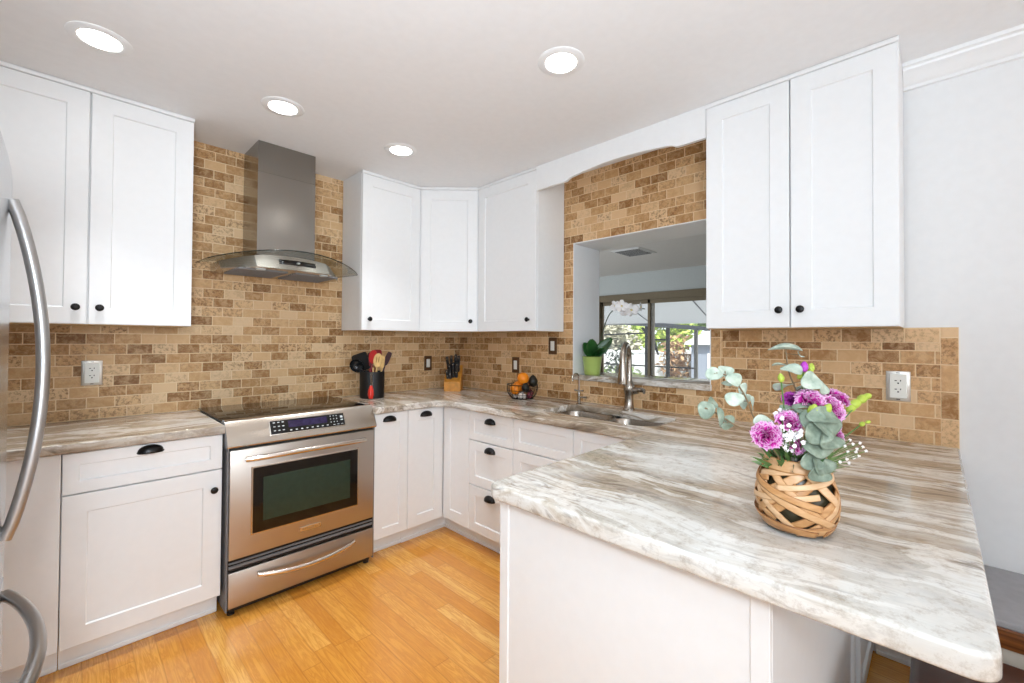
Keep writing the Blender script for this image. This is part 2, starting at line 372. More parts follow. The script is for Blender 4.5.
EN(MB().box(6.98, 7.02, 1.27, 1.78, 1.325, 1.365), 'rail', M_dark)
EN(MB().tube([(7, 1.8, 1.50), (7, 4.2, 1.42)], .018, 6), 'rail', M_dark)
EN(MB().tube([(7, 1.9, 1.62), (7, 1.62, 1.30), (7, 1.5, 1.0)], [.03, .05, .02], 6), 'brace', M_dark)
EN(MB().prism([(0.2, 1.52), (4.3, 1.86), (4.3, 2.02), (0.2, 1.60)], 6.95, 7.06, 'x'), 'beam', M_beamgrey)
tm = NT('translucent_roof_sheet'); tl = tm.n('BsdfTranslucent'); tl.inputs[0].default_value = srgb(214, 216, 218); mx = tm.n('MixShader'); mx.inputs[0].default_value = .55
tm.set(Base_Color=srgb(206, 208, 210), Roughness=.7); tm.l(tm.b.outputs[0], mx.inputs[1]); tm.l(tl.outputs[0], mx.inputs[2]); tm.l(mx.outputs[0], tm.out.inputs[0])
EN(MB().prism([(4.15, 2.36), (7.04, 1.70), (7.04, 1.715), (4.15, 2.38)], -3.0, 4.3, 'y'), 'roof', tm.m)
for yy in (.2, 1.55, 2.75): EN(MB().tube([(4.2, yy - .25, 2.34), (6.95, yy + .1, 1.72)], .014, 6), 'rafter', M_beamgrey)
EN(MB().tube([(4.2, -.9, 2.33), (6.9, .05, 1.66)], .016, 6), 'rafter', M_dark)

fe = thing('fence', 'white vinyl privacy fence behind the screened patio', 'fence', (10, 3.5, -.06))
fb = MB()
for i in range(26): fb.box(9.985, 10.015, 1.75 + i * .2, 1.935 + i * .2, -.06, .95)
fb.build('boards', M_fence, fe, base=(10, 3.5, -.06))
MB().box(9.96, 10.04, 1.75, 7.0, .95, 1.02).box(9.96, 10.04, 1.75, 7.0, .02, .1).build('rails', M_fence, fe, base=(10, 3.5, -.06))
hs = thing('shed', 'pale blue grey garden shed with a white roof beyond the patio', 'shed', (10.3, 1.2, -.06))
MB().box(9.3, 11.2, .2, 1.68, -.06, 1.28).build('wall', plain('blue_grey_siding', (150, 160, 176), .7), hs, base=(10.3, 1.2, -.06))
MB().prism([(.05, 1.22), (1.82, 1.22), (1.78, 1.30), (.95, 1.72), (.1, 1.30)], 9.15, 11.3, 'x').build('roof', plain('white_roof', (226, 226, 224), .7), hs, base=(10.3, 1.2, -.06))
MB().box(9.27, 9.31, .75, 1.25, -.06, 1.0).build('door', M_fence, hs, base=(10.3, 1.2, -.06))

def leaf_mat(name, a, b, rough=.55):
    t = NT(name); wn = t.n('TexNoise'); wn.inputs['Scale'].default_value = 9; t.l(t.obj(), wn.inputs['Vector'])
    t.l(t.ramp(wn.outputs['Fac'], [(.35, srgb(*a)), (.65, srgb(*b))]), t.b.inputs['Base Color']); t.set(Roughness=rough); t.b.inputs['Subsurface Weight'].default_value = 0
    return t.m
def shrub(name, label, c, r, n, ls, mat, seed, trunk=True):
    rnd = random.Random(seed); t = thing(name, label, 'shrub', (c[0], c[1], -.06), 0, 'plants beyond the patio')
    m = MB()
    for _ in range(n):
        while True:
            p = Vector((rnd.uniform(-1, 1), rnd.uniform(-1, 1), rnd.uniform(-1, 1)))
            if p.length < 1: break
        p = Vector((p.x * r[0], p.y * r[1], p.z * r[2] + c[2] + .06))
        a = Euler((rnd.uniform(-1, 1), rnd.uniform(-1, 1), rnd.uniform(0, 6.3))).to_matrix(); L = ls * rnd.uniform(.6, 1.3)
        q = [a @ Vector(k) + p for k in ((0, 0, 0), (L * .5, L * .22, .02), (L, 0, 0), (L * .5, -L * .22, .02))]
        m._add(q, [(0, 1, 2, 3)])
    m.build('foliage', mat, t, smooth=0, recalc=False)
    if trunk:
        s = MB()
        for k in range(4): s.tube([(rnd.uniform(-.05, .05), rnd.uniform(-.05, .05), 0), (rnd.uniform(-.3, .3) * r[0], rnd.uniform(-.3, .3) * r[1], c[2])], [.03, .015], 6)
        s.build('stem', M_bark, t)
M_bark = plain('bark', (96, 78, 60), .9, var=.2)
G1 = leaf_mat('yellow_green_leaf', (150, 178, 70), (196, 208, 110)); G2 = leaf_mat('mid_green_leaf', (84, 116, 52), (140, 160, 90)); G3 = leaf_mat('dark_leaf', (20, 34, 20), (46, 66, 40)); G4 = leaf_mat('russet_leaf', (150, 110, 80), (196, 168, 130)); G5 = leaf_mat('grey_branch_leaf', (168, 164, 140), (206, 204, 186))
shrub('shrub', 'yellow green leafy bush over the fence beside the shed', (10.9, 3.0, 1.55), (.6, .75, .75), 700, .3, G1, 1)
shrub('shrub', 'russet and green bush in front of the fence near the shed', (9.5, 2.2, .75), (.3, .4, .75), 420, .2, G4, 2)
shrub('shrub', 'pale dry bush rising over the fence behind the faucet', (11.2, 5.4, 1.25), (.5, 1.15, .75), 900, .3, G5, 3)
shrub('shrub', 'bright green bush over the fence left of the black patio post', (12.4, 5.05, 1.4), (.4, .6, .55), 300, .26, G1, 4)
shrub('shrub', 'dark leaved shrub outside the glass door behind the green pot', (8.2, 3.25, .75), (.3, .38, .5), 150, .16, G3, 5)
shrub('shrub', 'low green plants along the foot of the white fence', (9.4, 3.95, .25), (.25, 1.0, .3), 420, .18, G2, 6, False)
shrub('shrub', 'tall mid green tree crown beyond the shed roof', (13.5, 1.8, 2.3), (1.0, 2.0, 1.1), 1200, .4, G2, 7)
shrub('shrub', 'tall pale crown beyond the fence on the left of the patio', (14.0, 7.5, 1.9), (1.0, 2.2, 1.6), 1300, .4, G5, 8)

# ------------------------------------------------------------------ recessed lights
def downlight(x, y, label, e):
    t = thing('recessed_light', label, 'ceiling light', (x, y, CEIL), 0, 'recessed ceiling lights')
    MB().lathe([(.062, -.004), (.066, -.007), (.086, -.006), (.094, -.002), (.095, 0), (.06, 0), (.062, -.004)], 40).build('trim_ring', M_trim, t)
    MB().lathe([(.0, -.006), (.0625, -.0055), (.0625, 0), (0, 0)], 40).build('lens', M_lens, t)
    light('recessed_light_beam', 'SPOT', (x, y, CEIL - .035), e, (.97, .98, 1), spot_size=1.42, spot_blend=1.0, shadow_soft_size=.04, aim=(x, y, 0))
E_DOWN = 35
downlight(-2.359, -.778, 'round recessed ceiling light above the refrigerator and left upper cabinets', E_DOWN)
downlight(-1.708, -.762, 'round recessed ceiling light in front of the range hood chimney', E_DOWN)
downlight(-1.049, -.755, 'round recessed ceiling light in front of the corner upper cabinets', E_DOWN)
downlight(-1.042, -1.956, 'round recessed ceiling light in front of the arched valance', E_DOWN)

# ------------------------------------------------------------------ cabinets
# local frame of a cabinet: x to the right as one faces it, y = 0 at the wall and negative towards the room, z up
def shaker(x0, x1, z0, z1, yf, t=.019, st=.072, rec=.007, slope=.004):
    m = MB(); b = m.bm; yb = yf + t
    def rect(i, y): return [(x0 + i, y, z0 + i), (x1 - i, y, z0 + i), (x1 - i, y, z1 - i), (x0 + i, y, z1 - i)]
    e = .0018
    L = [rect(0, yb), rect(0, yf + e), rect(e, yf), rect(st, yf), rect(st + slope, yf + rec)]
    vs = [p for l in L for p in l]; fs = [(3, 2, 1, 0), (16, 17, 18, 19)]
    for k in range(4):
        for i in range(4):
            j = (i + 1) % 4; fs.append((k * 4 + i, k * 4 + j, k * 4 + 4 + j, k * 4 + 4 + i))
    m._add(vs, fs); return m
def knob(par, x, z, yf):
    m = MB(Matrix.Translation((x, yf, z)) @ Matrix.Rotation(PI / 2, 4, 'X'))
    m.lathe([(.008, 0), (.0075, .003), (.005, .006), (.005, .012), (.010, .015), (.0145, .019), (.0155, .023), (.0135, .0265), (.007, .029), (0, .0295)], 20)
    return m.build('knob', M_black, par)
def cup_pull(par, x, z, yf):
    P = []; a, h, d = .043, .029, .027
    for i in range(13):
        u = PI * i / 12; P.append([Vector((x - a * math.cos(u), yf - d * math.sin(u) ** .8 * math.sin(v), z - .012 + h * math.sin(u) ** .8 * math.cos(v) - (.004 if v > 1.2 else 0))) for v in [PI / 2 * j / 7 for j in range(8)]])
    m = MB().grid(P); m.box(x - .045, x + .045, yf - .003, yf, z - .0145, z - .0095, .001)
    return m.build('cup_pull', M_black, par, solid=.003)
def body(par, x0, x1, depth, z0, z1, mat=None, name='body'): return MB().box(x0, x1, -depth, -.001, z0, z1, .001).build(name, mat or M_white, par)
ZU, UD = 1.381, .3055

def wall_cab(label, loc, rz, w, doors, top=True):
    t = thing('wall_cabinet', label, 'kitchen cabinet', loc, rz)
    H = CEIL - ZU
    MB().box(0, w, -UD + .021, -.009, .003, H - .002, .001).build('body', M_white, t)
    MB().box(.002, w - .002, -UD + .022, -.01, 0, .003).build('bottom_panel', M_birch, t)
    for x0, x1, kx in doors:
        d = shaker(x0 + .0015, x1 - .0015, .004, H - .022, -UD).build('door', M_white, t)
        if kx is not None: knob(d, kx, .078, -UD)
    MB().box(-.002, w + .002, -UD - .004, -UD + .03, H - .020, H - .001, .003).build('top_trim', M_white, t)
    return t
wall_cab('double white upper cabinet left of the range hood, over the left counter', (-2.752, 0, ZU), 0, .767, [(0, .382, .345), (.385, .767, .423)])
wall_cab('narrow white upper cabinet just right of the range hood', (-1.063, 0, ZU), 0, .453, [(0, .453, .052)])
wall_cab('white upper cabinet left of the pass-through, under the end of the arched valance', (0, -.61, ZU), -PI / 2, .571, [(0, .571, .51)])
wall_cab('double white upper cabinet right of the pass-through, above the vase of flowers', (0, -2.257, ZU), -PI / 2, .692, [(0, .345, .308), (.347, .692, .385)])
# diagonal corner cabinet
t = thing('corner_wall_cabinet', 'white diagonal upper cabinet in the corner above the knife block', 'kitchen cabinet', (0, 0, ZU))
H = CEIL - ZU; q = UD - .014
MB().prism([(-.009, -.009), (-.6085, -.009), (-.6085, -q), (-q, -.6085), (-.009, -.6085)], .003, H - .002).build('body', M_white, t)
MB().prism([(-.01, -.01), (-.606, -.01), (-.606, -q), (-q, -.606), (-.01, -.606)], 0, .003).build('bottom_panel', M_birch, t)
dm = Matrix.Translation((-.6085, -UD, 0)) @ Matrix.Rotation(-PI / 4, 4, 'Z'); dw = (.6085 - UD) * math.sqrt(2)
m = shaker(.004, dw - .004, .004, H - .022, 0); m.M = dm; d = m.build('door', M_white, t)
k = knob(d, dw - .05, .078, 0); k.data.transform(dm)
m = MB(dm).box(-.001, dw + .001, -.005, .02, H - .020, H - .001, .003).build('top_trim', M_white, t)

# arched valance over the sink
pts = [(-1.181, CEIL - .001), (-1.181, 2.300), (-1.415, 2.300)]
pts += [(-1.425, 2.303), (-1.438, 2.312), (-1.455, 2.317)]
for i in range(1, 16):
    a = i / 16; pts.append((-1.455 - a * .62, 2.317 + .022 * math.sin(PI * a)))
pts += [(-2.075, 2.317), (-2.092, 2.312), (-2.105, 2.303), (-2.115, 2.300), (-2.256, 2.300), (-2.256, CEIL - .001)]
va = MB().prism(pts, -.3055, -.285, 'x').build('valance', M_white, None, base=(-.295, -1.72, 2.30))
tag(va, 'white arched valance board bridging the upper cabinets above the pass-through', 'valance')

# base cabinets
BD = .61
def base_cab(label, loc, rz, w, fronts, toe=True, open_top=False, name='base_cabinet', toe_x=(0, 0)):
    t = thing(name, label, 'kitchen cabinet', loc, rz)
    if open_top: MB().box(0, .018, -BD + .021, -.009, .1, .873).box(w - .018, w, -BD + .021, -.009, .1, .873).box(.018, w - .018, -BD + .021, -.009, .1, .118).box(.018, w - .018, -.018, -.009, .118, .873).box(.018, w - .018, -BD + .021, -BD + .039, .118, .69).build('body', M_white, t)
    else: MB().box(0, w, -BD + .021, -.009, .1, .873, .001).build('body', M_white, t)
    if toe: MB().box(toe_x[0], w + toe_x[1], -.535, -.52, 0, .1).box(toe_x[0], w + toe_x[1], -.543, -.535, 0, .022, .004).build('toe_kick', M_white, t)
    for kind, x0, x1, z0, z1, hx, hz in fronts:
        nm = {'d': 'door', 'k': 'door', 'w': 'drawer', 'f': 'drawer_front', 'n': 'door', 'p': 'filler_panel'}[kind]
        if kind == 'p': d = MB().box(x0, x1, -BD, -BD + .019, z0, z1, .002).build(nm, M_white, t)
        else: d = shaker(x0 + .0015, x1 - .0015, z0 + .0015, z1 - .0015, -BD, st=(.072 if x1 - x0 > .45 else .058) if z1 - z0 > .2 else .046).build(nm, M_white, t)
        if kind == 'k': knob(d, hx, hz, -BD)
        elif kind in 'dw': cup_pull(d, hx, hz, -BD)
    return t
base_cab('white base cabinet with one wide drawer and door left of the range', (-2.438, 0, 0), 0, .533,
         [('w', 0, .533, .706, .868, .267, .845), ('k', 0, .533, .105, .703, .498, .614)])
base_cab('plain white blind base cabinet half hidden by the refrigerator handle', (-3.06, 0, 0), 0, .62,
         [('p', .44, .62, .105, .868, 0, 0), ('n', 0, .437, .105, .868, 0, 0)])
base_cab('narrow white base cabinet with one cup pull right of the range', (-1.127, 0, 0), 0, .236, [('d', .002, .236, .105, .868, .104, .832)], toe_x=(0, 0))
t = thing('corner_base_cabinet', 'white corner base cabinet with a folding two leaf door', 'kitchen cabinet', (0, 0, 0))
MB().prism([(-.009, -.009), (-.89, -.009), (-.89, -.589), (-.589, -.589), (-.589, -.881), (-.009, -.881)], .1, .873).build('body', M_white, t)
MB().prism([(-.89, -.535), (-.535, -.535), (-.535, -.881), (-.52, -.881), (-.52, -.52), (-.89, -.52)], 0, .1).prism([(-.89, -.543), (-.543, -.543), (-.543, -.881), (-.535, -.881), (-.535, -.535), (-.89, -.535)], 0, .022).build('toe_kick', M_white, t)
d = shaker(-.889, -.613, .1065, .8665, -.61).build('door', M_white, t); cup_pull(d, -.753, .832, -.61)
m = shaker(.613, .880, .1065, .8665, -.61); m.M = Matrix.Rotation(-PI / 2, 4, 'Z'); m.build('door', M_white, t)
base_cab('white base cabinet with a stack of three drawers beside the corner', (0, -.882, 0), -PI / 2, .395,
         [('w', 0, .395, .685, .868, .203, .823), ('w', 0, .395, .401, .682, .203, .645), ('w', 0, .395, .105, .398, .203, .352)])
base_cab('white sink base cabinet with two false drawer fronts under the double sink', (0, -1.278, 0), -PI / 2, .80,
         [('f', 0, .43, .69, .868, 0, 0), ('f', .43, .80, .69, .868, 0, 0), ('n', 0, .43, .105, .687, 0, 0), ('n', .43, .80, .105, .687, 0, 0)], open_top=True)
# peninsula
PX, PY0, PY1 = -1.53, -2.118, -2.825
t = thing('peninsula_cabinet', 'white peninsula cabinet with a framed end panel under the overhanging counter', 'kitchen cabinet', (-1.0, -2.47, 0))
bz = (-1.0, -2.47, 0)
MB().box(PX + .016, -.470, PY1 + .012, PY0 - .021, 0, .873).build('body', M_white, t, base=bz)
MB().box(PX + .004, PX + .016, PY1 + .004, PY0 - .004, 0, .873).box(PX, PX + .012, PY0 - .034, PY0, 0, .873, .0015).box(PX, PX + .012, PY1, PY1 + .034, 0, .873, .0015).build('end_panel', M_white, t, base=bz)
MB().box(PX + .016, -.470, PY1, PY1 + .012, 0, .873, .001).box(-.512, -.470, PY1 - .010, PY1, 0, .873, .0015).build('back_panel', M_white, t, base=bz)
for x0, x1 in ((-1.512, -1.07), (-1.065, -.63)):
    for z0, z1, nm in ((.706, .868, 'drawer'), (.105, .70, 'door')):
        m = shaker(0, x1 - x0 - .003, z0, z1, 0); m.M = Matrix.Translation((x1 + 1.0, PY0 - .019 + 2.47, 0)) @ Matrix.Rotation(PI, 4, 'Z'); m.build(nm, M_white, t)
t = thing('peninsula_cabinet', 'white cabinet with a shaker door on the dining side of the peninsula by the wall', 'kitchen cabinet', (-.23, -2.6, 0))
bz = (-.23, -2.6, 0)
MB().box(-.455, -.013, PY1, -2.14, 0, .873).build('body', M_white, t, base=bz)
m = shaker(-.455, -.013, .03, .868, 0, st=.06, rec=.009); m.M = Matrix.Translation((.23, PY1 - .021 + 2.6, 0)); m.build('door', M_white, t)

# ------------------------------------------------------------------ worktops
def slab(name, outline, holes, z0, z1, mat, bev=.007):
    cu = bpy.data.curves.new(name, 'CURVE'); cu.dimensions = '2D'; cu.fill_mode = 'BOTH'
    cu.extrude = (z1 - z0) / 2 - bev; cu.bevel_depth = bev; cu.bevel_resolution = 3; cu.offset = -bev
    for poly in [outline] + holes:
        s = cu.splines.new('POLY'); s.points.add(len(poly) - 1); s.use_cyclic_u = True
        for p, k in zip(s.points, poly): p.co = (k[0], k[1], 0, 1)
    o = bpy.data.objects.new(name, cu); C.objects.link(o); bpy.context.view_layer.update()
    me = bpy.data.meshes.new_from_object(o.evaluated_get(bpy.context.evaluated_depsgraph_get()))
    bpy.data.objects.remove(o)
    me.transform(Matrix.Translation((0, 0, (z0 + z1) / 2)))
    me.materials.clear(); me.materials.append(mat); me.name = name
    me.polygons.foreach_set('use_smooth', [True] * len(me.polygons)); me.set_sharp_from_angle(angle=math.radians(40))
    o = bpy.data.objects.new(name, me); C.objects.link(o); return o
def arc(cx, cy, r, a0, a1, n=6): return [(cx + r * math.cos(math.radians(a0 + (a1 - a0) * i / n)), cy + r * math.sin(math.radians(a0 + (a1 - a0) * i / n))) for i in range(n + 1)]
def rrect(x0, x1, y0, y1, r, n=6): return arc(x1 - r, y1 - r, r, 0, 90, n) + arc(x0 + r, y1 - r, r, 90, 180, n) + arc(x0 + r, y0 + r, r, 180, 270, n) + arc(x1 - r, y0 + r, r, 270, 360, n)
CT0, CT1 = .874, .914
BL = (-.49, -.14, -1.69, -1.365); BR = (-.50, -.17, -2.075, -1.735)
out = [(-1.138, -.001), (-1.138, -.645)] + arc(-.725, -.725, .08, 90, 0) + [(-.645, -2.118)] + arc(-1.550, -2.153, .035, 90, 180) + arc(-1.550, -3.071, .035, 180, 270) + [(-.001, -3.106), (-.001, -.001)]
hole = arc(BL[1] - .07, BL[3] - .07, .07, 0, 90) + arc(BL[0] + .09, BL[3] - .09, .09, 90, 180) + [(BL[0], -1.70)] + arc(BR[0] + .09, BR[2] + .09, .09, 180, 270) + arc(BR[1] - .07, BR[2] + .07, .07, 270, 360) + [(BR[1], -1.74), (BL[1], -1.69)]
o = slab('worktop', out, [hole], CT0, CT1, M_granite)
tag(o, 'streaked brown and white granite worktop running past the sink and onto the peninsula', 'countertop')
o = slab('worktop', [(-3.31, -.001), (-3.31, -.645), (-1.903, -.645), (-1.903, -.001)], [], CT0, CT1, M_granite_left)
tag(o, 'short streaked granite worktop left of the range', 'countertop')

# ------------------------------------------------------------------ sink
sk = thing('kitchen_sink', 'undermounted stainless steel double bowl sink under the pass-through', 'sink', (-.32, -1.72, .70))
def bowl(x0, x1, y0, y1, depth):
    m = MB(); R = []
    for ins, z in ((-.012, .8735), (0, .8735), (.004, .86), (.012, .80), (.022, .874 - depth + .03), (.05, .874 - depth)):
        R.append([Vector((p[0], p[1], z)) for p in rrect(x0 + ins, x1 - ins, y0 + ins, y1 - ins, max(.03, .08 - ins * .6), 6)])
    for l in R: l.append(l[0])
    m.grid(R); m._add(R[-1][:-1], [tuple(range(len(R[-1]) - 1))])
    bmesh.ops.remove_doubles(m.bm, verts=m.bm.verts, dist=1e-5)
    b = m.build('bowl', M_steel_d, sk, base=(-.32, -1.72, .70), smooth=50, solid=.0015)
    cx, cy = (x0 + x1) / 2, (y0 + y1) / 2
    MB().lathe([(.042, .001), (.04, .004), (.025, .003), (.02, -.002), (0, -.002)], 24, (cx, cy, .874 - depth)).build('drain', M_chrome, b, base=(-.32, -1.72, .70))
bowl(BL[0] - .01, BL[1] + .01, BL[2] - .002, BL[3] + .01, .19); bowl(BR[0] - .01, BR[1] + .01, BR[2] - .01, BR[3] + .018, .16)

# ------------------------------------------------------------------ faucets
FX, FY = -.10, -1.738
fc = thing('faucet', 'tall brushed nickel pull-down faucet standing behind the double sink', 'faucet', (FX, FY, CT1))
ca = Vector((-.945, -.33, 0)).normalized()
MB().lathe([(.036, 0), (.036, .006), (.029, .014), (.025, .05), (.025, .09), (.031, .115), (.033, .13), (.031, .15), (.021, .168), (.0175, .178), (.0165, .23), (0, .23)], 28).build('body', M_steel_d, fc)
neck = [Vector((0, 0, .20)), Vector((0, 0, .26))]
R = .098
for i in range(0, 15): a = PI * i / 14; neck.append(Vector((0, 0, .29)) + ca * (R - R * math.cos(a)) + Vector((0, 0, R * math.sin(a))))
MB().tube(neck, .0165, 14).build('neck', M_steel_d, fc)
e = neck[-1]
m = MB(); m.lathe([(0, .0), (.017, 0), (.018, -.01), (.020, -.03), (.025, -.07), (.028, -.105), (.027, -.118), (.024, -.12), (0, -.12)], 22, tuple(e)).build('spray_head', M_steel_d, fc)
sd = Vector((.12, -.99, .10)).normalized()
h = MB(); h.tube([Vector((0, 0, .112)), Vector((0, 0, .112)) + sd * .03, Vector((0, 0, .112)) + sd * .055], [.022, .021, .018], 18)
h = h.build('valve', M_steel_d, fc)
MB().tube([Vector((0, 0, .115)) + sd * .05, Vector((0, 0, .117)) + sd * .075 + ca * .006, Vector((0, 0, .113)) + sd * .092 + ca * .02, Vector((0, 0, .106)) + sd * .10 + ca * .055], [.013, .015, .012, .008], 12).build('lever', M_steel_d, h)
ff = thing('filter_faucet', 'small slim gooseneck filter tap left of the main faucet', 'faucet', (-.12, -1.393, CT1))
MB().lathe([(.018, 0), (.018, .004), (.011, .008), (.009, .05), (.0095, .07), (.007, .08), (0, .08)], 20).build('body', M_steel_d, ff)
cb = Vector((-.75, .3, 0)).normalized(); nk = [Vector((0, 0, .07)), Vector((0, 0, .15))]
for i in range(13): a = PI * 1.02 * i / 12; nk.append(Vector((0, 0, .172)) + cb * (.024 - .024 * math.cos(a)) + Vector((0, 0, .024 * math.sin(a))))
nk.append(nk[-1] - Vector((0, 0, .022)))
MB().tube(nk, .0052, 10).build('spout', M_steel_d, ff)
MB().tube([(0, 0, .045), (.004, -.03, .045), (.005, -.058, .047)], [.007, .006, .0075], 10).build('lever', M_steel_d, ff)
for q in (1, -1): MB().tube([(0, .006 * q, .085), (0, .034 * q, .088)], [.004, .006], 8).build('valve_handle', M_steel_d, ff)

# ------------------------------------------------------------------ range
RX0, RX1 = -1.893, -1.142
rg = thing('range', 'stainless steel slide-in electric range with a black glass cooktop', 'oven', ((RX0 + RX1) / 2, -.33, 0))
rb = ((RX0 + RX1) / 2, -.33, 0)
def RP(m, name, mat, par=rg, **k): return m.build(name, mat, par, base=rb, **k)
RP(MB().box(RX0 + .004, RX1 - .004, -.60, -.012, .035, .905, .002).box(RX0, RX0 + .006, -.645, -.02, .03, .80).box(RX1 - .006, RX1, -.645, -.02, .03, .80).box(RX0 + .006, RX1 - .006, -.625, -.60, .05, .80), 'body', M_grey)
RP(MB().box(RX0 - .005, RX1 + .003, -.575, -.004, .9145, .9225, .002, 2), 'cooktop', M_blackglass)
prof = [(-.56, .922), (-.578, .929), (-.592, .927), (-.606, .917), (-.655, .822), (-.660, .810), (-.655, .803), (-.60, .803), (-.56, .85)]
cp = RP(MB().prism([(y, z) for y, z in prof], RX0 - .003, RX1 + .003, 'x'), 'control_panel', M_steel_h)
RP(MB().prism([(y + .002, z) for y, z in prof], RX0 - .007, RX0 - .003, 'x'), 'end_cap', M_grey, cp)
RP(MB().prism([(y + .002, z) for y, z in prof], RX1 + .003, RX1 + .007, 'x'), 'end_cap', M_grey, cp)
# display on the sloping face
sl = Vector((0, -.655 + .606, .822 - .917)); L = sl.length; sl.normalize(); nrm = Vector((0, sl.z, -sl.y)); nrm = nrm if nrm.y < 0 else -nrm
T = Matrix(((1, 0, 0, 0), (0, -sl.y, nrm.y, -.606), (0, -sl.z, nrm.z, .917), (0, 0, 0, 1)))
def SF(x0, x1, s0, s1, h0, h1): return (x0, x1, -s1, -s0, h0, h1)        # s runs down the slope
RP(MB().box(*SF(-1.711, -1.318, .014, .092, 0, .0022), .003, 2, M=T), 'bezel', M_chrome, cp)
dp = RP(MB().box(*SF(-1.706, -1.323, .018, .088, .0015, .0034), .0006, M=T), 'display', M_blackglass, cp)
RP(MB().box(*SF(-1.62, -1.42, .026, .062, .0034, .0038), M=T), 'screen', M_display, cp)
pk = MB()
rnd = random.Random(4)
for r in range(3):
    for c in range(3): pk.box(*SF(-1.692 + c * .021, -1.692 + c * .021 + .010, .026 + r * .021, .0305 + r * .021, .0034, .0039), M=T)
RP(pk, 'keypad_legend', M_print, cp); pk = MB()
for c in range(8): pk.box(*SF(-1.615 + c * .027, -1.615 + c * .027 + .010, .074, .079, .0034, .0039), M=T)
RP(pk, 'mode_legend', M_print, cp); pk = MB()
for r in range(3):
    for c in range(3): pk.box(*SF(-1.402 + c * .017, -1.402 + c * .017 + .005, .026 + r * .017, .031 + r * .017, .0034, .0039), M=T)
RP(pk, 'keypad_legend', M_print, cp); pk = MB()
pk.box(*SF(-1.345, -1.331, .032, .044, .0034, .0039), M=T); pk.box(*SF(-1.345, -1.331, .052, .058, .0034, .0039), M=T); RP(pk, 'start_legend', M_print, cp); pk = MB()
for c in range(3): pk.box(*SF(-1.39 + c * .022, -1.378 + c * .022, .077, .080, .0034, .0039), M=T)
RP(pk, 'mode_legend', M_print, cp)
RP(MB().box(RX0 + .01, RX1 - .01, -.64, -.60, .785, .806), 'vent_gap', M_darkgap)
od = RP(MB().box(RX0 + .008, RX1 - .008, -.655, -.612, .272, .79, .004, 2), 'oven_door', M_steel)
WX0, WX1 = -1.787, -1.252
RP(MB().box(WX0 - .008, WX1 + .008, -.6575, -.65, .367, .698, .002), 'window_trim', M_chrome, od)
ow = RP(MB().box(WX0, WX1, -.6600, -.652, .374, .691, .0015), 'window_frame', M_blackglass, od)
RP(MB().box(WX0 + .045, WX1 - .045, -.6610, -.656, .425, .640, .001), 'window_glass', M_ovenglass, od)
hp = []
for i in range(17):
    a = i / 16; hp.append((-1.822 + a * .61, -.672 - .030 * math.sin(PI * a) ** .5, .742 + .006 * math.sin(PI * a)))
RP(MB().tube(hp, [(.013, .010)] * 17, 12).cyl((-1.80, -.65, .742), (-1.80, -.685, .742), .009).cyl((-1.234, -.65, .742), (-1.234, -.685, .742), .009), 'handle', M_chrome, od)
RP(MB().box(-1.565, -1.455, -.6585, -.652, .312, .336, .0015), 'badge', M_chrome, od)
bd = MB()
for i in range(9): bd.box(-1.552 + i * .0105, -1.552 + i * .0105 + .006, -.6592, -.6584, .319, .330 if i in (0, 2, 5, 8) else .326)
RP(bd, 'badge_lettering', M_steel_d, od)
RP(MB().box(RX0 + .008, RX1 - .008, -.640, -.60, .216, .268), 'kick_vent', M_darkgap)
RP(MB().box(RX0 + .010, RX1 - .010, -.649, -.62, .228, .240, .002).box(RX0 + .010, RX1 - .010, -.649, -.62, .250, .257, .002), 'vent_trim', M_grey)
dw_ = RP(MB().box(RX0 + .008, RX1 - .008, -.655, -.612, .045, .212, .004, 2), 'drawer', M_steel)
hp = []
for i in range(17):
    a = i / 16; hp.append((-1.762 + a * .49, -.668 - .034 * math.sin(PI * a) ** .6, .172 - .022 * math.sin(PI * a)))
RP(MB().tube(hp, [(.012, .009)] * 17, 12), 'handle', M_chrome, dw_)
RP(MB().box(RX0 + .02, RX1 - .02, -.63, -.05, .02, .04), 'kick_plate', M_darkgap)
for x in (RX0 + .03, RX1 - .03):
    for y in (-.61, -.08): RP(MB().lathe([(.016, 0), (.016, .012), (.008, .014), (.008, .04), (0, .04)], 14, (x, y, 0)), 'foot', M_darkgap)

# ------------------------------------------------------------------ range hood
HX = -1.524
hd = thing('range_hood', 'stainless steel chimney range hood with an arched glass canopy above the range', 'range hood', (HX, -.2, 1.70))
hb = (HX, -.2, 1.70)
def HP(m, name, mat, par=hd, **k): return m.build(name, mat, par, base=hb, **k)
ch = HP(MB().box(HX - .160, HX + .160, -.286, -.002, 1.80, 2.28, .0006), 'chimney', steel('hood_steel', (150, 146, 140), .20, (2, 2, 140)))
HP(MB().box(HX - .1592, HX + .1592, -.2856, -.002, 2.28, CEIL - .001, .0006), 'chimney_sleeve', steel('hood_sleeve_steel', (147, 143, 137), .20, (2, 2, 140)), ch)
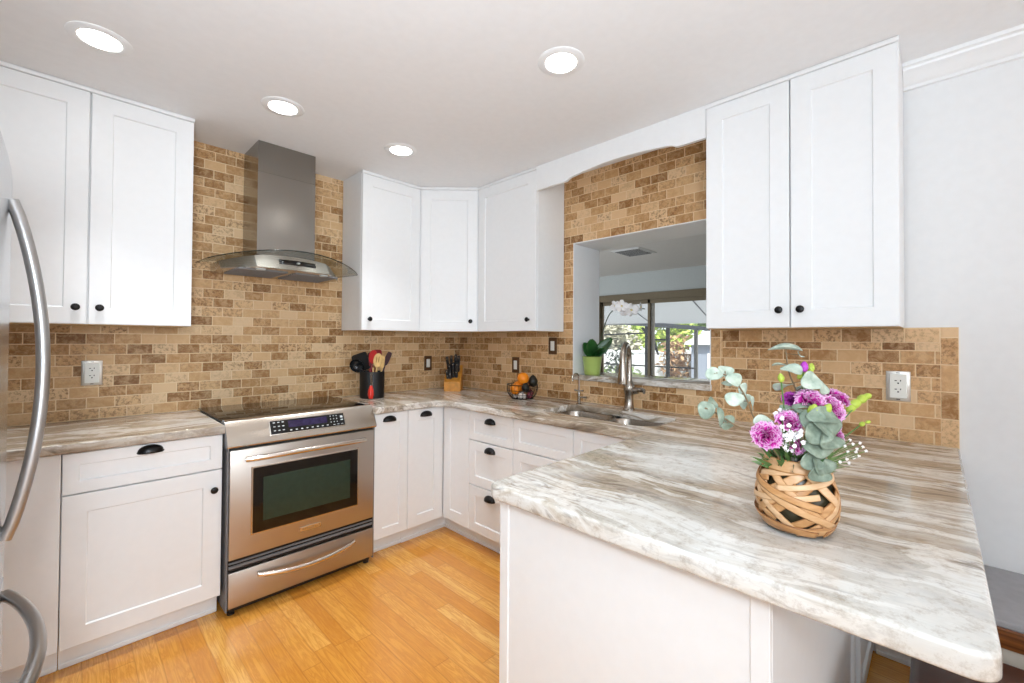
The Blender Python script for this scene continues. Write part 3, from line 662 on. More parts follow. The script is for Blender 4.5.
# lower body: a shallow tray with a bowed, sloping front
def hood_y(u): return -.405 - .035 * (1 - u * u) + max(0, abs(u) - .62) * .42
bm_ = MB(); n = 20; P = []
for i in range(n + 1):
    u = -1 + 2 * i / n; x = HX + .325 * u; yl = hood_y(u); top = 1.795 - .040 * u * u
    P.append([Vector((x, -.003, top)), Vector((x, yl + .055, top)), Vector((x, yl, 1.712)), Vector((x, yl + .006, 1.706)), Vector((x, -.003, 1.706))])
for l in P: l.append(l[0])
bm_.grid(P); bm_._add(P[0][:-1], [(0, 1, 2, 3, 4)]); bm_._add(P[-1][:-1], [(4, 3, 2, 1, 0)])
bmesh.ops.remove_doubles(bm_.bm, verts=bm_.bm.verts, dist=1e-5)
bd_ = HP(bm_, 'body', steel('hood_body_steel', (196, 190, 182), .26, (2, 2, 160)))
fl = MB()
for s in (-1, 1):
    for i in range(9): fl.box(HX + s * .02, HX + s * .27, -.37 + i * .036, -.352 + i * .036, 1.700, 1.707)
HP(fl, 'grease_filter', M_grey, bd_)
for s in (-.17, .17): HP(MB().lathe([(.0, 1.699), (.022, 1.699), (.024, 1.706), (0, 1.706)], 20, (HX + s, -.40, 0)), 'lamp', M_print, bd_)
P = []
for i in range(9):
    u = -.30 + .62 * i / 8 + .05; x = HX + .325 * u; yl = hood_y(u); top = 1.795 - .040 * u * u
    a = Vector((x, yl + .055, top)); b_ = Vector((x, yl, 1.712)); nn = Vector((0, -(top - 1.712), -.055)).normalized() * -1; nn = Vector((0, -.83, .55)) * .002
    P.append([a.lerp(b_, .30) + nn, a.lerp(b_, .62) + nn])
HP(MB().grid(P), 'control_strip', M_blackglass, bd_, solid=.002)
HP(MB().box(HX + .01, HX + .022, -.436, -.40, 1.7505, 1.7585), 'clock_digits', M_print, bd_)
# glass
def canopy(u, v):                                                       # u across -1..1, v depth 0 (wall) .. 1 (front)
    x = HX + .016 + .412 * u; yf = -.31 - .185 * (1 - u * u) ** .8 if abs(u) < 1 else -.31
    return Vector((x, v * yf - .003 * (1 - v), 1.824 - .066 * abs(u) ** 2.0 - .012 * v))
gr_ = [[canopy(-1 + 2 * i / 28, j / 8) for j in range(9)] for i in range(29)]
gl = HP(MB().grid(gr_), 'glass_canopy', M_glass_edge, solid=.006)
HP(MB().tube([canopy(-1 + 2 * i / 40, 1.0) for i in range(41)], .0028, 8).tube([canopy(-1, j / 6) for j in range(7)], .0022, 6).tube([canopy(1, j / 6) for j in range(7)], .0022, 6), 'glass_rim', M_glass_rim, gl)

# ------------------------------------------------------------------ refrigerator
FXX, FY0, FY1 = -2.538, -2.06, -1.30
fr = thing('refrigerator', 'stainless steel refrigerator with bowed bar handles, cropped at the left edge of the picture', 'refrigerator', (-2.9, -1.74, 0))
fb_ = (-2.9, -1.74, 0)
def FP(m, name, mat, par=fr, **k): return m.build(name, mat, par, base=fb_, **k)
FP(MB().box(-3.28, -2.62, FY0 + .006, FY1 - .006, .03, 1.80, .006).box(-3.2, -2.60, FY0 + .02, FY1 - .02, 0, .06), 'body', M_grey)
def door_prof(z0, z1, round_top):
    p = [(-2.612, z0), (FXX - .006, z0), (FXX, z0 + .006)]
    if round_top: p += [(FXX, z1 - .11), (FXX - .003, z1 - .075), (FXX - .009, z1 - .04), (FXX - .018, z1 - .015), (FXX - .034, z1), (-2.612, z1)]
    else: p += [(FXX, z1 - .006), (FXX - .006, z1), (-2.612, z1)]
    return p
def bow(p0, p1, n=24, r=.0135, out=.062):
    p0, p1 = Vector(p0), Vector(p1); pts = []
    for i in range(n + 1):
        a = i / n; pts.append(p0.lerp(p1, a) + Vector((.004 + out * math.sin(PI * a) ** .8, 0, 0)))
    return MB().tube(pts, r, 16)
d = FP(MB().prism(door_prof(.715, 1.845, True), FY0, FY1, 'y', .004, 2), 'door', M_fridge)
FP(bow((FXX, -1.385, .822), (FXX, -1.385, 1.668), out=.060), 'handle', M_handle, d)
d = FP(MB().prism(door_prof(.08, .705, False), FY0, FY1, 'y', .004, 2), 'freezer_drawer', M_fridge)
FP(bow((FXX, -1.33, .662), (FXX, -2.0, .662), out=.068), 'handle', M_handle, d)

# ------------------------------------------------------------------ outlets and switches
def outlet(label, loc, rz):
    t = thing('wall_outlet', label, 'outlet', loc, rz, 'wall outlets')
    MB().box(-.039, .039, -.006, 0, -.062, .062, .003, 2).build('cover_plate', M_plate, t)
    i = MB().box(-.027, .027, -.0085, -.004, -.050, .050, .002).build('socket', M_ivory, t)
    for z in (.018, -.018):
        s = MB(); s.box(-.011, -.004, -.0092, -.008, z + .003, z + .0065); s.box(.006, .0095, -.0092, -.008, z + .002, z + .008); s.cyl((0, -.0092, z - .006), (0, -.008, z - .006), .0032, n=10); s.build('receptacle', M_slot, i)
    for z in (.055, -.055): MB().box(-.006, .006, -.0068, -.0055, z - .0015, z + .0015).build('plate_screw', M_slot, t)
outlet('double wall outlet in a nickel plate above the left counter', (-2.34, -.0005, 1.146), 0)
outlet('double wall outlet in a nickel plate right of the flowers', (-.0005, -2.928, 1.142), -PI / 2)
def switch(label, loc, rz):
    t = thing('wall_switch', label, 'light switch', loc, rz, 'wall switches')
    MB().box(-.037, .037, -.006, 0, -.060, .060, .003, 2).build('cover_plate', M_bronze_plate, t)
    r = MB().box(-.017, .017, -.0095, -.004, -.034, .034, .0025, 2).build('rocker', M_ivory, t)
switch('rocker switch in a bronze plate between the utensil crock and knife block', (-.32, -.0005, 1.126), 0)
switch('rocker switch in a bronze plate above the fruit basket', (-.0005, -.714, 1.131), -PI / 2)
switch('rocker switch in a bronze plate beside the pass-through under the cabinet end', (-.0005, -1.080, 1.283), -PI / 2)

# ------------------------------------------------------------------ utensil crock
CX, CY = -.925, -.20
M_crock = plain('matte_black_ceramic', (7, 7, 8), .5)
M_wood_l = plain('pale_utensil_wood', (222, 184, 120), .55, var=.1)
M_red = plain('red_silicone', (196, 32, 30), .4); M_dred = plain('dark_red_silicone', (140, 22, 30), .4)
M_nylon = plain('black_nylon', (20, 20, 22), .35); M_purple = plain('dark_plum_nylon', (58, 34, 40), .4)
o = MB().lathe([(.0, 0), (.078, 0), (.082, .004), (.084, .18), (.082, .184), (.078, .182), (.076, .012), (0, .01)], 36).build('utensil_crock', M_crock, None)
o.location = (CX, CY, CT1); tag(o, 'black cylindrical utensil crock beside the range', 'crock')
rt = Vector((_r.x, _r.y, 0)).normalized(); fw = Vector((_f.x, _f.y, 0)).normalized()
def uten(name, label, cat, foot, head, parts, grp='utensils in the black crock'):
    """a utensil that leans from foot to head; parts(mb list) given along the shaft"""
    t = thing(name, label, cat, (CX, CY, CT1), 0, grp)
    return t
def P3(r, d, z): return rt * r + fw * d + Vector((0, 0, z))
def flat_head(m, c, ax, w, l, th, n=14, slots=False, power=2.0, nrm=None):
    """oval or squarish paddle centred at c, long axis ax"""
    ax = ax.normalized(); nr = nrm or -fw; sd_ = ax.cross(nr).normalized(); nr = sd_.cross(ax)
    ring = []
    for i in range(n * 2):
        a = 2 * PI * i / (n * 2); cs, sn = math.cos(a), math.sin(a)
        ring.append(c + sd_ * (w / 2 * math.copysign(abs(cs) ** (2 / power), cs)) + ax * (l / 2 * math.copysign(abs(sn) ** (2 / power), sn)))
    k = len(ring)
    m._add([p + nr * th / 2 for p in ring] + [p - nr * th / 2 for p in ring], [tuple(range(k)), tuple(range(k, 2 * k))[::-1]] + [(i, i + k, (i + 1) % k + k, (i + 1) % k) for i in range(k)])
    return sd_, nr
# black spatula, rear left
t = uten('spatula', 'wide black nylon turner at the back left of the crock', 'cooking utensil', 0, 0, 0)
MB().tube([P3(.02, .02, .02), P3(-.055, .03, .19)], .006, 8).build('handle', M_nylon, t)
m = MB(); flat_head(m, P3(-.092, .035, .245), P3(-.045, .02, .13), .115, .13, .004, power=7); m.build('blade', M_nylon, t)
# ladle
t = uten('ladle', 'black ladle hanging over the left rim of the crock', 'cooking utensil', 0, 0, 0)
MB().tube([P3(.03, -.02, .02), P3(-.05, -.035, .18), P3(-.075, -.045, .215)], .005, 8).build('handle', M_nylon, t)
m = MB(Matrix.Translation(P3(-.088, -.06, .224)) @ Matrix.Rotation(YAW, 4, 'Z') @ Matrix.Rotation(math.radians(68), 4, 'Y') @ Matrix.Rotation(math.radians(180), 4, 'X'))
m.lathe([(.0, -.040), (.024, -.036), (.043, -.021), (.050, 0), (.048, .001), (.041, -.019), (.023, -.033), (0, -.037)], 24).build('bowl', plain('glossy_black_ladle', (30, 31, 33), .12), t)
# red spoons
t = uten('red_spoon', 'bright red silicone spoon standing in the middle of the crock', 'cooking utensil', 0, 0, 0)
MB().tube([P3(.0, .01, .02), P3(-.008, .012, .26)], .006, 8).build('handle', M_dred, t)
m = MB(); flat_head(m, P3(.006, .0, .285), Vector((.1, 0, 1)), .06, .095, .008); m.build('bowl', M_red, t)
t = uten('red_spatula', 'dark red silicone spatula behind the wooden spoons', 'cooking utensil', 0, 0, 0)
MB().tube([P3(-.01, .03, .02), P3(.02, .04, .25)], .006, 8).build('handle', M_dred, t)
m = MB(); flat_head(m, P3(.026, .03, .29), Vector((.05, 0, 1)), .06, .09, .008, power=5); m.build('blade', M_dred, t)
t = uten('whisk', 'dark red handled brush at the back left of the red spoon', 'cooking utensil', 0, 0, 0)
MB().tube([P3(-.02, .03, .02), P3(-.03, .035, .285)], [.006, .009], 8).build('handle', M_dred, t)
MB().ball(P3(-.032, .035, .295), (.014, .014, .02), 10, 8).build('tip', M_purple, t)
# wooden
t = uten('wooden_spoon', 'slotted pale wooden spoon at the front right of the crock', 'cooking utensil', 0, 0, 0)
MB().tube([P3(.02, -.01, .02), P3(.038, -.02, .22)], .007, 8).build('handle', M_wood_l, t)
m = MB(); sd_, nr = flat_head(m, P3(.048, -.03, .262), P3(.015, 0, .1), .06, .10, .007)
h = m.build('bowl', M_wood_l, t)
m = MB()
for k in (-.012, .004): 
    flat_head(m, P3(.048 + k + .004, -.0345, .268), P3(.012, 0, .1), .007, .045, .002)
m.build('slot', plain('wood_slot_shade', (170, 128, 70), .7), h)
t = uten('wooden_spoon', 'plain pale wooden spatula with a broad blade behind the slotted spoon', 'cooking utensil', 0, 0, 0)
MB().tube([P3(.01, .0, .02), P3(.01, -.012, .21)], .006, 8).tube([P3(.045, .02, .02), P3(.066, .0, .21)], .006, 8).build('handle', M_wood_l, t)
m = MB(); flat_head(m, P3(.064, .0, .25), P3(.01, 0, .1), .045, .09, .006, power=4); m.build('blade', M_wood_l, t)
t = uten('masher', 'dark plum nylon spoon leaning out at the right of the crock', 'cooking utensil', 0, 0, 0)
MB().tube([P3(.03, .02, .02), P3(.082, .03, .235)], .006, 8).build('handle', M_purple, t)
m = MB(); flat_head(m, P3(.096, .035, .272), P3(.045, 0, .1), .036, .10, .006, power=4); m.build('blade', M_purple, t)
# red handled spatula hooked at the front
t = uten('icing_spatula', 'steel spatula with a red grip hung down the front of the crock', 'cooking utensil', 0, 0, 0)
MB().box(-.008, .008, -.0015, .0015, .085, .182, .0005, M=Matrix.Translation(P3(.022, -.0835, 0)) @ Matrix.Rotation(YAW - PI / 2, 4, 'Z')).build('blade', M_chrome, t)
MB().tube([P3(.024, -.098, .005), P3(.024, -.1, .03), P3(.023, -.098, .06), P3(.022, -.088, .09)], [.013, .020, .018, .009], 14).build('grip', plain('bright_red_grip', (214, 48, 34), .35), t)

# ------------------------------------------------------------------ knife block
kb = (-.255, -.262, CT1); KR = Matrix.Translation(kb) @ Matrix.Rotation(YAW - PI / 2, 4, 'Z')
M_block = plain('orange_wood_block', (206, 140, 54), .4, var=.1)
o = MB().prism([(-.06, 0), (.085, 0), (.085, .20), (-.06, .075)], -.066, .066, 'x', .003).build('knife_block', M_block, None)
o.matrix_world = KR; tag(o, 'small slanted orange wood knife block in the corner', 'knife block')
kn = [(-.038, -.03, .15, .07, -.10), (-.018, -.03, .14, .115, -.06), (.004, -.02, .14, .12, -.02), (.028, -.02, .14, .12, .03), (-.036, .02, .17, .13, -.10), (-.012, .03, .18, .13, -.05), (.016, .03, .18, .14, .02), (.036, .03, .17, .13, .05)]
kl = ['short knife at the left front of the block', 'knife second from left in the front row of the block', 'knife third from left in the front row of the block', 'knife at the right end of the front row of the block',
      'tall knife at the left of the back row of the block', 'tall knife second in the back row of the block', 'tall knife third in the back row of the block', 'tall knife at the right of the back row of the block']
for (x, y, zt, L, tilt), lb in zip(kn, kl):
    zs = .075 + (y + .06) * .125 / .145
    t = thing('kitchen_knife', 'black handled ' + lb, 'knife', (0, 0, 0), 0, 'knives in the block')
    T_ = KR @ Matrix.Translation((x, y, zs)) @ Matrix.Rotation(tilt * 1.2, 4, 'Y') @ Matrix.Rotation(math.radians(14), 4, 'X')
    t.matrix_world = T_
    MB().prism([(-.013, 0), (.013, 0), (.015, L * .4), (.013, L * .8), (.016, L), (-.012, L), (-.011, L * .5)], -.0105, .0105, 'x', .002).build('handle', M_nylon, t)
    rv_ = MB()
    for q in (.25, .5, .8): rv_.cyl((-.0113, 0, L * q), (.0113, 0, L * q), .0036, n=8)
    rv_.cyl((0, -.0142, L * .9), (0, .0142, L * .9), .0038, n=8).cyl((0, -.0142, L * .35), (0, .0142, L * .35), .0038, n=8)
    rv_.build('rivets', M_chrome, t)
    MB().box(-.001, .001, -.009, .009, -.05, 0.0).build('blade', M_chrome, t)

# ------------------------------------------------------------------ fruit basket
fbk = Vector((-.185, -.955, CT1))
bk = thing('wire_basket', 'small black wire fruit basket beside the sink', 'basket', fbk)
m = MB(); RB, RT, HB = .076, .108, .098
ringp = lambda r, z: [(r * math.cos(2 * PI * i / 28), r * math.sin(2 * PI * i / 28), z) for i in range(28)]
m.tube(ringp(RT, HB), .0032, 8, True).tube(ringp(RB, .004), .0032, 8, True).tube(ringp(.107, .06), .0016, 6, True).tube(ringp(.099, .031), .0016, 6, True)
m.build('rims', M_black, bk)
m = MB()
for i in range(24):
    a = 2 * PI * i / 24; c_, s_ = math.cos(a), math.sin(a)
    m.tube([(RB * c_, RB * s_, .004), (.100 * c_, .100 * s_, .033), (.108 * c_, .108 * s_, .064), (RT * c_, RT * s_, HB)], .0015, 5)
for i in range(-3, 4): m.tube([(-math.sqrt(RB ** 2 - (i * .02) ** 2), i * .02, .004), (math.sqrt(RB ** 2 - (i * .02) ** 2), i * .02, .004)], .0015, 5)
m.build('wires', M_black, bk)
t_ = NT('orange_peel'); t_.bump(t_.noise(t_.obj(), 220, 2), .4, .001); t_.set(Base_Color=srgb(240, 138, 20), Roughness=.42); M_orange = t_.m
M_avo = plain('avocado_skin', (34, 34, 26), .45, var=.25, scale=120); M_garlic = plain('pale_bulb_skin', (226, 216, 206), .6, var=.12, scale=40); M_onion = plain('red_onion_skin', (126, 52, 66), .35, var=.2)
def fruit(name, label, cat, p, r, mat, stem=True, grp='fruit in the wire basket', pear=0, n=24):
    q = fbk + rt * p[0] + fw * p[1] + Vector((0, 0, p[2] - r))
    t = thing(name, label, cat, q, 0, grp)
    pr = []
    for i in range(17):
        a = -PI / 2 + PI * i / 16; rr = r * math.cos(a); z = r + r * math.sin(a) * (1 + pear)
        if pear and a > 0: rr *= 1 - .35 * math.sin(a)
        pr.append((max(rr, 0), z - (.05 * r if abs(a) > 1.45 else 0)))
    MB().lathe(pr, n).build('flesh', mat, t)
    MB().cyl((0, 0, r * 2 * (1 + pear * .5) - .004), (0, 0, r * 2 * (1 + pear * .5) + .004), .003, .002, 6).build('stem', M_bark, t)
fruit('orange', 'bright orange on top of the pile in the wire basket', 'orange', (.004, -.02, .142), .041, M_orange)
fruit('orange', 'orange lower in the wire basket, behind the wires at the left', 'orange', (-.050, -.030, .066), .035, M_orange)
fruit('orange', 'orange at the back of the wire basket under the top orange', 'orange', (-.028, .045, .078), .038, M_orange)
fruit('avocado', 'dark avocado on top at the right of the wire basket', 'avocado', (.074, .0, .122), .034, M_avo, pear=.25)
fruit('avocado', 'dark avocado in the middle of the wire basket', 'avocado', (.022, -.035, .080), .029, M_avo, pear=.2)
for i, (r_, d_, z_, rr, mt, nm, lb) in enumerate([(-.052, -.012, .019, .0165, M_garlic, 'garlic_bulb', 'pale garlic bulb at the lower left of the wire basket'), (-.016, -.058, .024, .0185, M_garlic, 'garlic_bulb', 'pale garlic bulb at the lower front of the wire basket'), (.012, -.052, .020, .016, M_garlic, 'garlic_bulb', 'pale garlic bulb right of the front bulb in the wire basket'),
                                               (.048, -.040, .028, .020, M_onion, 'red_onion', 'small red onion at the lower right of the wire basket'), (.060, .03, .036, .022, M_onion, 'red_onion', 'small red onion at the back right of the wire basket'), (.0, .008, .022, .019, M_garlic, 'garlic_bulb', 'pale garlic bulb in the middle of the wire basket floor')]):
    fruit(nm, lb, nm.replace('_', ' '), (r_, d_, z_), rr, mt, pear=.15)

# ------------------------------------------------------------------ orchid
SZ = WZ0 + .034
op = thing('potted_orchid', 'white orchid in a light green pot on the pass-through sill', 'potted plant', (.10, -1.345, SZ))
M_pot = plain('lime_green_ceramic', (176, 198, 108), .3, var=.01)
MB().lathe([(0, 0), (.050, 0), (.053, .003), (.066, .118), (.069, .122), (.066, .124), (.062, .12), (.058, .10), (0, .10)], 36).build('pot', M_pot, op)
MB().lathe([(0, .112), (.03, .113), (.06, .108)], 20).build('bark_mix', M_bark, op)
M_orl = leaf_mat('orchid_leaf', (22, 62, 22), (44, 98, 38), .3)
def strap_leaf(m, dirv, L, w, lift, curl, z0=.11, n=10, face=None):
    dirv = Vector((dirv[0], dirv[1], 0)).normalized(); s = Vector((-dirv.y, dirv.x, 0)); rows = []
    for i in range(n + 1):
        a = i / n; c = dirv * (L * a * (1 - .15 * a)) + Vector((0, 0, z0 + lift * a - curl * a * a)); ww = w * (math.sin(PI * min(1, a * .86 + .12))) ** .7
        if face: s = (dirv * L + Vector((0, 0, lift - 2 * curl * a))).cross(face).normalized()
        rows.append([c + s * (ww / 2 * k) + (-face if face else Vector((0, 0, 1))) * (-.018 * abs(k) ** 1.5 * (1 - a * .5)) * (1 if face else -1) for k in (-1, -.6, -.2, 0, .2, .6, 1)])
    m.grid(rows)
rd = lambda r, d: rt * r + fw * d
for dv, L, w, li, cu in ((rd(1, -.25), .155, .080, .165, .03), (rd(-.75, -.3), .085, .075, .13, .03), (rd(-.25, -.6), .05, .085, .15, .02), (rd(.2, .9), .10, .07, .13, .05), (rd(.55, -.7), .12, .06, .10, .03), (rd(-.6, .4), .08, .06, .12, .05)):
    m = MB(); strap_leaf(m, dv, L, w, li, cu, face=(-fw + Vector((0, 0, .5))).normalized() if w > .073 else None); m.build('leaf', M_orl, op, solid=.002, recalc=False)
st = [rd(.02, .0) + Vector((0, 0, .11)), rd(.055, .0) + Vector((0, 0, .22)), rd(.09, .02) + Vector((0, 0, .34)), rd(.135, .03) + Vector((0, 0, .43)), rd(.20, .03) + Vector((0, 0, .462)), rd(.29, .03) + Vector((0, 0, .462)), rd(.37, .03) + Vector((0, 0, .455))]
def spline(pts, k=5):
    out_ = []
    for i in range(len(pts) - 1):
        p0, p1, p2, p3 = pts[max(i - 1, 0)], pts[i], pts[i + 1], pts[min(i + 2, len(pts) - 1)]
        for j in range(k):
            t = j / k; out_.append(.5 * ((2 * p1) + (p2 - p0) * t + (2 * p0 - 5 * p1 + 4 * p2 - p3) * t * t + (3 * p1 - p0 - 3 * p2 + p3) * t ** 3))
    return out_ + [pts[-1]]
MB().tube(spline([Vector(p) for p in st]), .0035, 8).build('stem', plain('orchid_stem', (58, 72, 44), .5), op)
M_petal = plain('white_petal', (246, 244, 244), .5, var=.01); M_lip = plain('orchid_lip', (232, 214, 150), .5)
def blossom(c, face, r, par, spin=0):
    Q = face.to_track_quat('Z', 'Y').to_matrix().to_4x4(); m = MB(Matrix.Translation(c) @ Q @ Matrix.Rotation(spin, 4, 'Z'))
    for ang, L, w in ((0, 1, .95), (PI, 1, .95), (PI / 2, .95, .62), (PI * 1.28, .95, .6), (PI * 1.72, .95, .6)):
        rows = []
        for i in range(7):
            a = i / 6; ww = w * r * math.sin(PI * min(1, a * .8 + .1)) ** .6
            rows.append([Vector((L * r * a, ww * k * .62, .004 + .18 * r * a * a - .06 * r * k * k)) for k in (-1, -.5, 0, .5, 1)])
        R_ = Matrix.Rotation(ang, 4, 'Z'); m.grid([[R_ @ p for p in row] for row in rows])
    o = m.build('blossom', M_petal, par, solid=.001, recalc=False)
    MB(Matrix.Translation(c) @ Q).ball((0, 0, .008), (r * .16, r * .16, r * .2), 10, 6).build('lip', M_lip, o)
blossom(rd(.20, -.01) + Vector((0, 0, .470)), rd(-.3, -1) + Vector((0, 0, .1)), .046, op); blossom(rd(.165, .02) + Vector((0, 0, .475)), rd(-.8, -.8), .04, op, .5)
blossom(rd(.265, -.01) + Vector((0, 0, .445)), rd(.0, -1) + Vector((0, 0, -.1)), .050, op, .3); blossom(rd(.325, .0) + Vector((0, 0, .465)), rd(.9, -.5), .034, op, .2); blossom(rd(.225, .02) + Vector((0, 0, .44)), rd(-.2, -1), .036, op, .9)

# ------------------------------------------------------------------ woven vase
VC = on('z', CT1, 796, 528)
vs_ = thing('woven_vase', 'rounded vase woven from honey coloured wood strips on the peninsula', 'vase', VC)
vs_.rotation_euler = (0, 0, 2.2)
def vr(h):                                                              # radius of the vase at height h (0 .. .165)
    K = [(0, .046), (.012, .058), (.035, .070), (.06, .0755), (.085, .074), (.11, .068), (.135, .059), (.152, .053), (.168, .050)]
    for (a, ra), (b, rb_) in zip(K, K[1:]):
        if h <= b: s = (h - a) / (b - a); return ra + (rb_ - ra) * s
    return K[-1][1]
MB().lathe([(0, .004)] + [(vr(.168 * i / 16) - .0065, .004 + .160 * i / 16) for i in range(17)] + [(vr(.165) - .009, .164)] + [(vr(.168 * i / 8) - .009, .004 + .16 * i / 8) for i in range(7, 0, -1)] + [(0, .012)], 36).build('liner', plain('dark_olive_liner', (66, 60, 42), .35), vs_)
tw = NT('bamboo_strip'); ov = tw.obj()
ta = tw.n('Attribute', attribute_name='tone')
tw.l(tw.ramp(tw.math('MULTIPLY_ADD', tw.noise(tw.mapv(ov, (8, 8, 30)), 4, 4), .5, tw.math('MULTIPLY_ADD', ta.outputs['Fac'], .55, -.02)), [(.0, srgb(112, 70, 36)), (.25, srgb(168, 114, 64)), (.5, srgb(198, 148, 96)), (.8, srgb(224, 186, 144))]), tw.b.inputs['Base Color']); tw.set(Roughness=.42)
rnd = random.Random(11)
def strip(phi0, dphi, h0, h1, w, off, n=26, amp=0.0):
    L = []; hs = []
    for i in range(n + 1):
        a = i / n; h = h0 + (h1 - h0) * a + amp * math.sin(PI * a); h = min(max(h, .004), .164); r = vr(h) + off
        ph = phi0 + dphi * a; L.append(Vector((r * math.cos(ph), r * math.sin(ph), h)))
    m = MB(); rows = []
    for i, p in enumerate(L):
        t = (L[min(i + 1, n)] - L[max(i - 1, 0)]).normalized()
        e = .004; nr = Vector((p.x, p.y, 0)).normalized(); sl_ = (vr(min(p.z + e, .168)) - vr(max(p.z - e, 0))) / (2 * e); nr = (nr - Vector((0, 0, sl_))).normalized()
        s = t.cross(nr).normalized(); rows.append([p - s * w / 2, p - s * w * .36 + nr * .0005, p + nr * .0008, p + s * w * .36 + nr * .0005, p + s * w / 2])
    m.grid(rows); return m
SPEC = []
for k in range(11): SPEC.append((2 * PI * (k + rnd.uniform(-.25, .25)) / 11 + .2, 1.3 + 1.3 * rnd.random(), .008 + .02 * rnd.random(), .160 - .05 * (k % 3 == 1), .015 + .007 * rnd.random(), .0010 * (k % 4)))
for k in range(10): SPEC.append((2 * PI * (k + rnd.uniform(-.3, .3)) / 10 + .5, -1.2 - 1.4 * rnd.random(), .006 + .03 * rnd.random(), .158 - .06 * (k % 3 == 0), .013 + .007 * rnd.random(), .0018 + .0010 * (k % 4)))
for k in range(6): SPEC.append((rnd.random() * 6.3, 2.6, .02 + .02 * k, .05 + .022 * k, .012, .0045))
def weave(name, specs):
    mm = MB(); tone = []
    for sp_ in specs:
        m = strip(*sp_); me_ = bpy.data.meshes.new('tmp'); m.bm.to_mesh(me_); mm.bm.from_mesh(me_); m.bm.free()
        tn = rnd.random(); tone += [tn * .75 + (.25 if (k % 5) in (1, 2, 3) else 0) - (.35 if (k % 5) in (0, 4) else 0) for k in range(len(me_.vertices))]; bpy.data.meshes.remove(me_)
    o = mm.build(name, tw.m, vs_, solid=.0021, recalc=False)
    o.data.attributes.new('tone', 'FLOAT', 'POINT').data.foreach_set('value', tone)
weave('woven_strips', SPEC)
weave('outer_bands', [(.0, 6.283, .146, .146, .026, .006, 40), (1.0, 6.283, .018, .018, .018, .0055, 40), (2.0, 3.6, .012, .05, .017, .007, 30), (4.6, 3.4, .045, .012, .017, .0072, 30), (3.2, 2.4, .060, .115, .015, .0062, 30), (5.6, 2.4, .12, .07, .014, .0066, 30)])

# ------------------------------------------------------------------ bouquet
D0 = (VC - CAM).dot(_f)                                                 # forward distance of the vase
MOUTH = VC + Vector((0, 0, .150))
M_stemg = plain('flower_stem_green', (86, 122, 58), .5, var=.1)
tc = NT('magenta_carnation'); at_ = tc.n('Attribute', attribute_name='edge')
tc.l(tc.ramp(at_.outputs['Fac'], [(0, srgb(160, 14, 120)), (.5, srgb(206, 34, 160)), (.74, srgb(218, 80, 184)), (.95, srgb(240, 196, 228))]), tc.b.inputs['Base Color']); tc.set(Roughness=.6)
td = NT('deep_carnation'); at2 = td.n('Attribute', attribute_name='edge')
td.l(td.ramp(at2.outputs['Fac'], [(0, srgb(110, 14, 100)), (.7, srgb(164, 34, 150)), (1, srgb(206, 96, 196))]), td.b.inputs['Base Color']); td.set(Roughness=.6)
def carnation(label, px, py, dd, r, face, mat, seed, sq=1.0):
    rnd = random.Random(seed); c = deep(px, py, D0 + dd)
    base = c - face.normalized() * r * .75
    t = thing('carnation', label, 'flower', base, 0, 'carnations in the woven vase')
    Q = face.to_track_quat('Z', 'Y').to_matrix().to_4x4()
    m = MB(); vals = []
    for lay, (cnt, tilt, L) in enumerate(((9, 78, 1.0), (9, 62, .98), (8, 44, .92), (7, 27, .86), (5, 12, .8))):
        for k in range(cnt):
            ph = 2 * PI * (k + .5 * (lay % 2) + rnd.uniform(-.15, .15)) / cnt; tl = math.radians(tilt + rnd.uniform(-8, 8)); f_ = rnd.uniform(0, 6)
            rows = []
            for i in range(6):
                a = i / 5; row = []
                for j in range(8):
                    b = -1 + 2 * j / 7; w = r * .62 * a ** .8 + .0008
                    x = w * b; y = L * r * a * (1 + (.09 * ((-1) ** j) if i == 5 else 0) - .12 * b * b)
                    z = a * a * r * .17 * math.sin(4.2 * b + f_) + a ** 3 * r * .10 * math.sin(9 * b + f_ * 2)
                    row.append(Vector((x, y, z))); vals.append(min(1, a * a * .9 + (.12 if i == 5 else 0)))
                rows.append(row)
            R_ = Matrix.Rotation(ph, 4, 'Z') @ Matrix.Rotation(PI / 2 - tl, 4, 'X')
            T_ = Q @ R_
            m.grid([[T_ @ (p + Vector((0, r * .05, 0))) + face.normalized() * (r * .32) for p in row] for row in rows])
    o = m.build('petals', mat, t, recalc=False, smooth=80)
    at = o.data.attributes.new('edge', 'FLOAT', 'POINT'); at.data.foreach_set('value', vals)
    n_ = face.normalized()
    MB().tube([Vector((0, 0, 0)) - n_ * r * .25, Vector((0, 0, 0)) + n_ * r * .1, n_ * r * .42], [r * .16, r * .26, r * .34], 10).build('calyx', M_stemg, t)
    mo = MOUTH + Vector((rnd.uniform(-.03, .03), rnd.uniform(-.03, .03), -.12)) - base; mid = (Vector((0, 0, 0)) - n_ * r * .25).lerp(mo, .5) + Vector((0, 0, .02))
    MB().tube(spline([-n_ * r * .2, mid, mo], 5), .0022, 6).build('stem', M_stemg, t)
up_ = Vector((0, 0, 1))
px1 = D0 / FPX
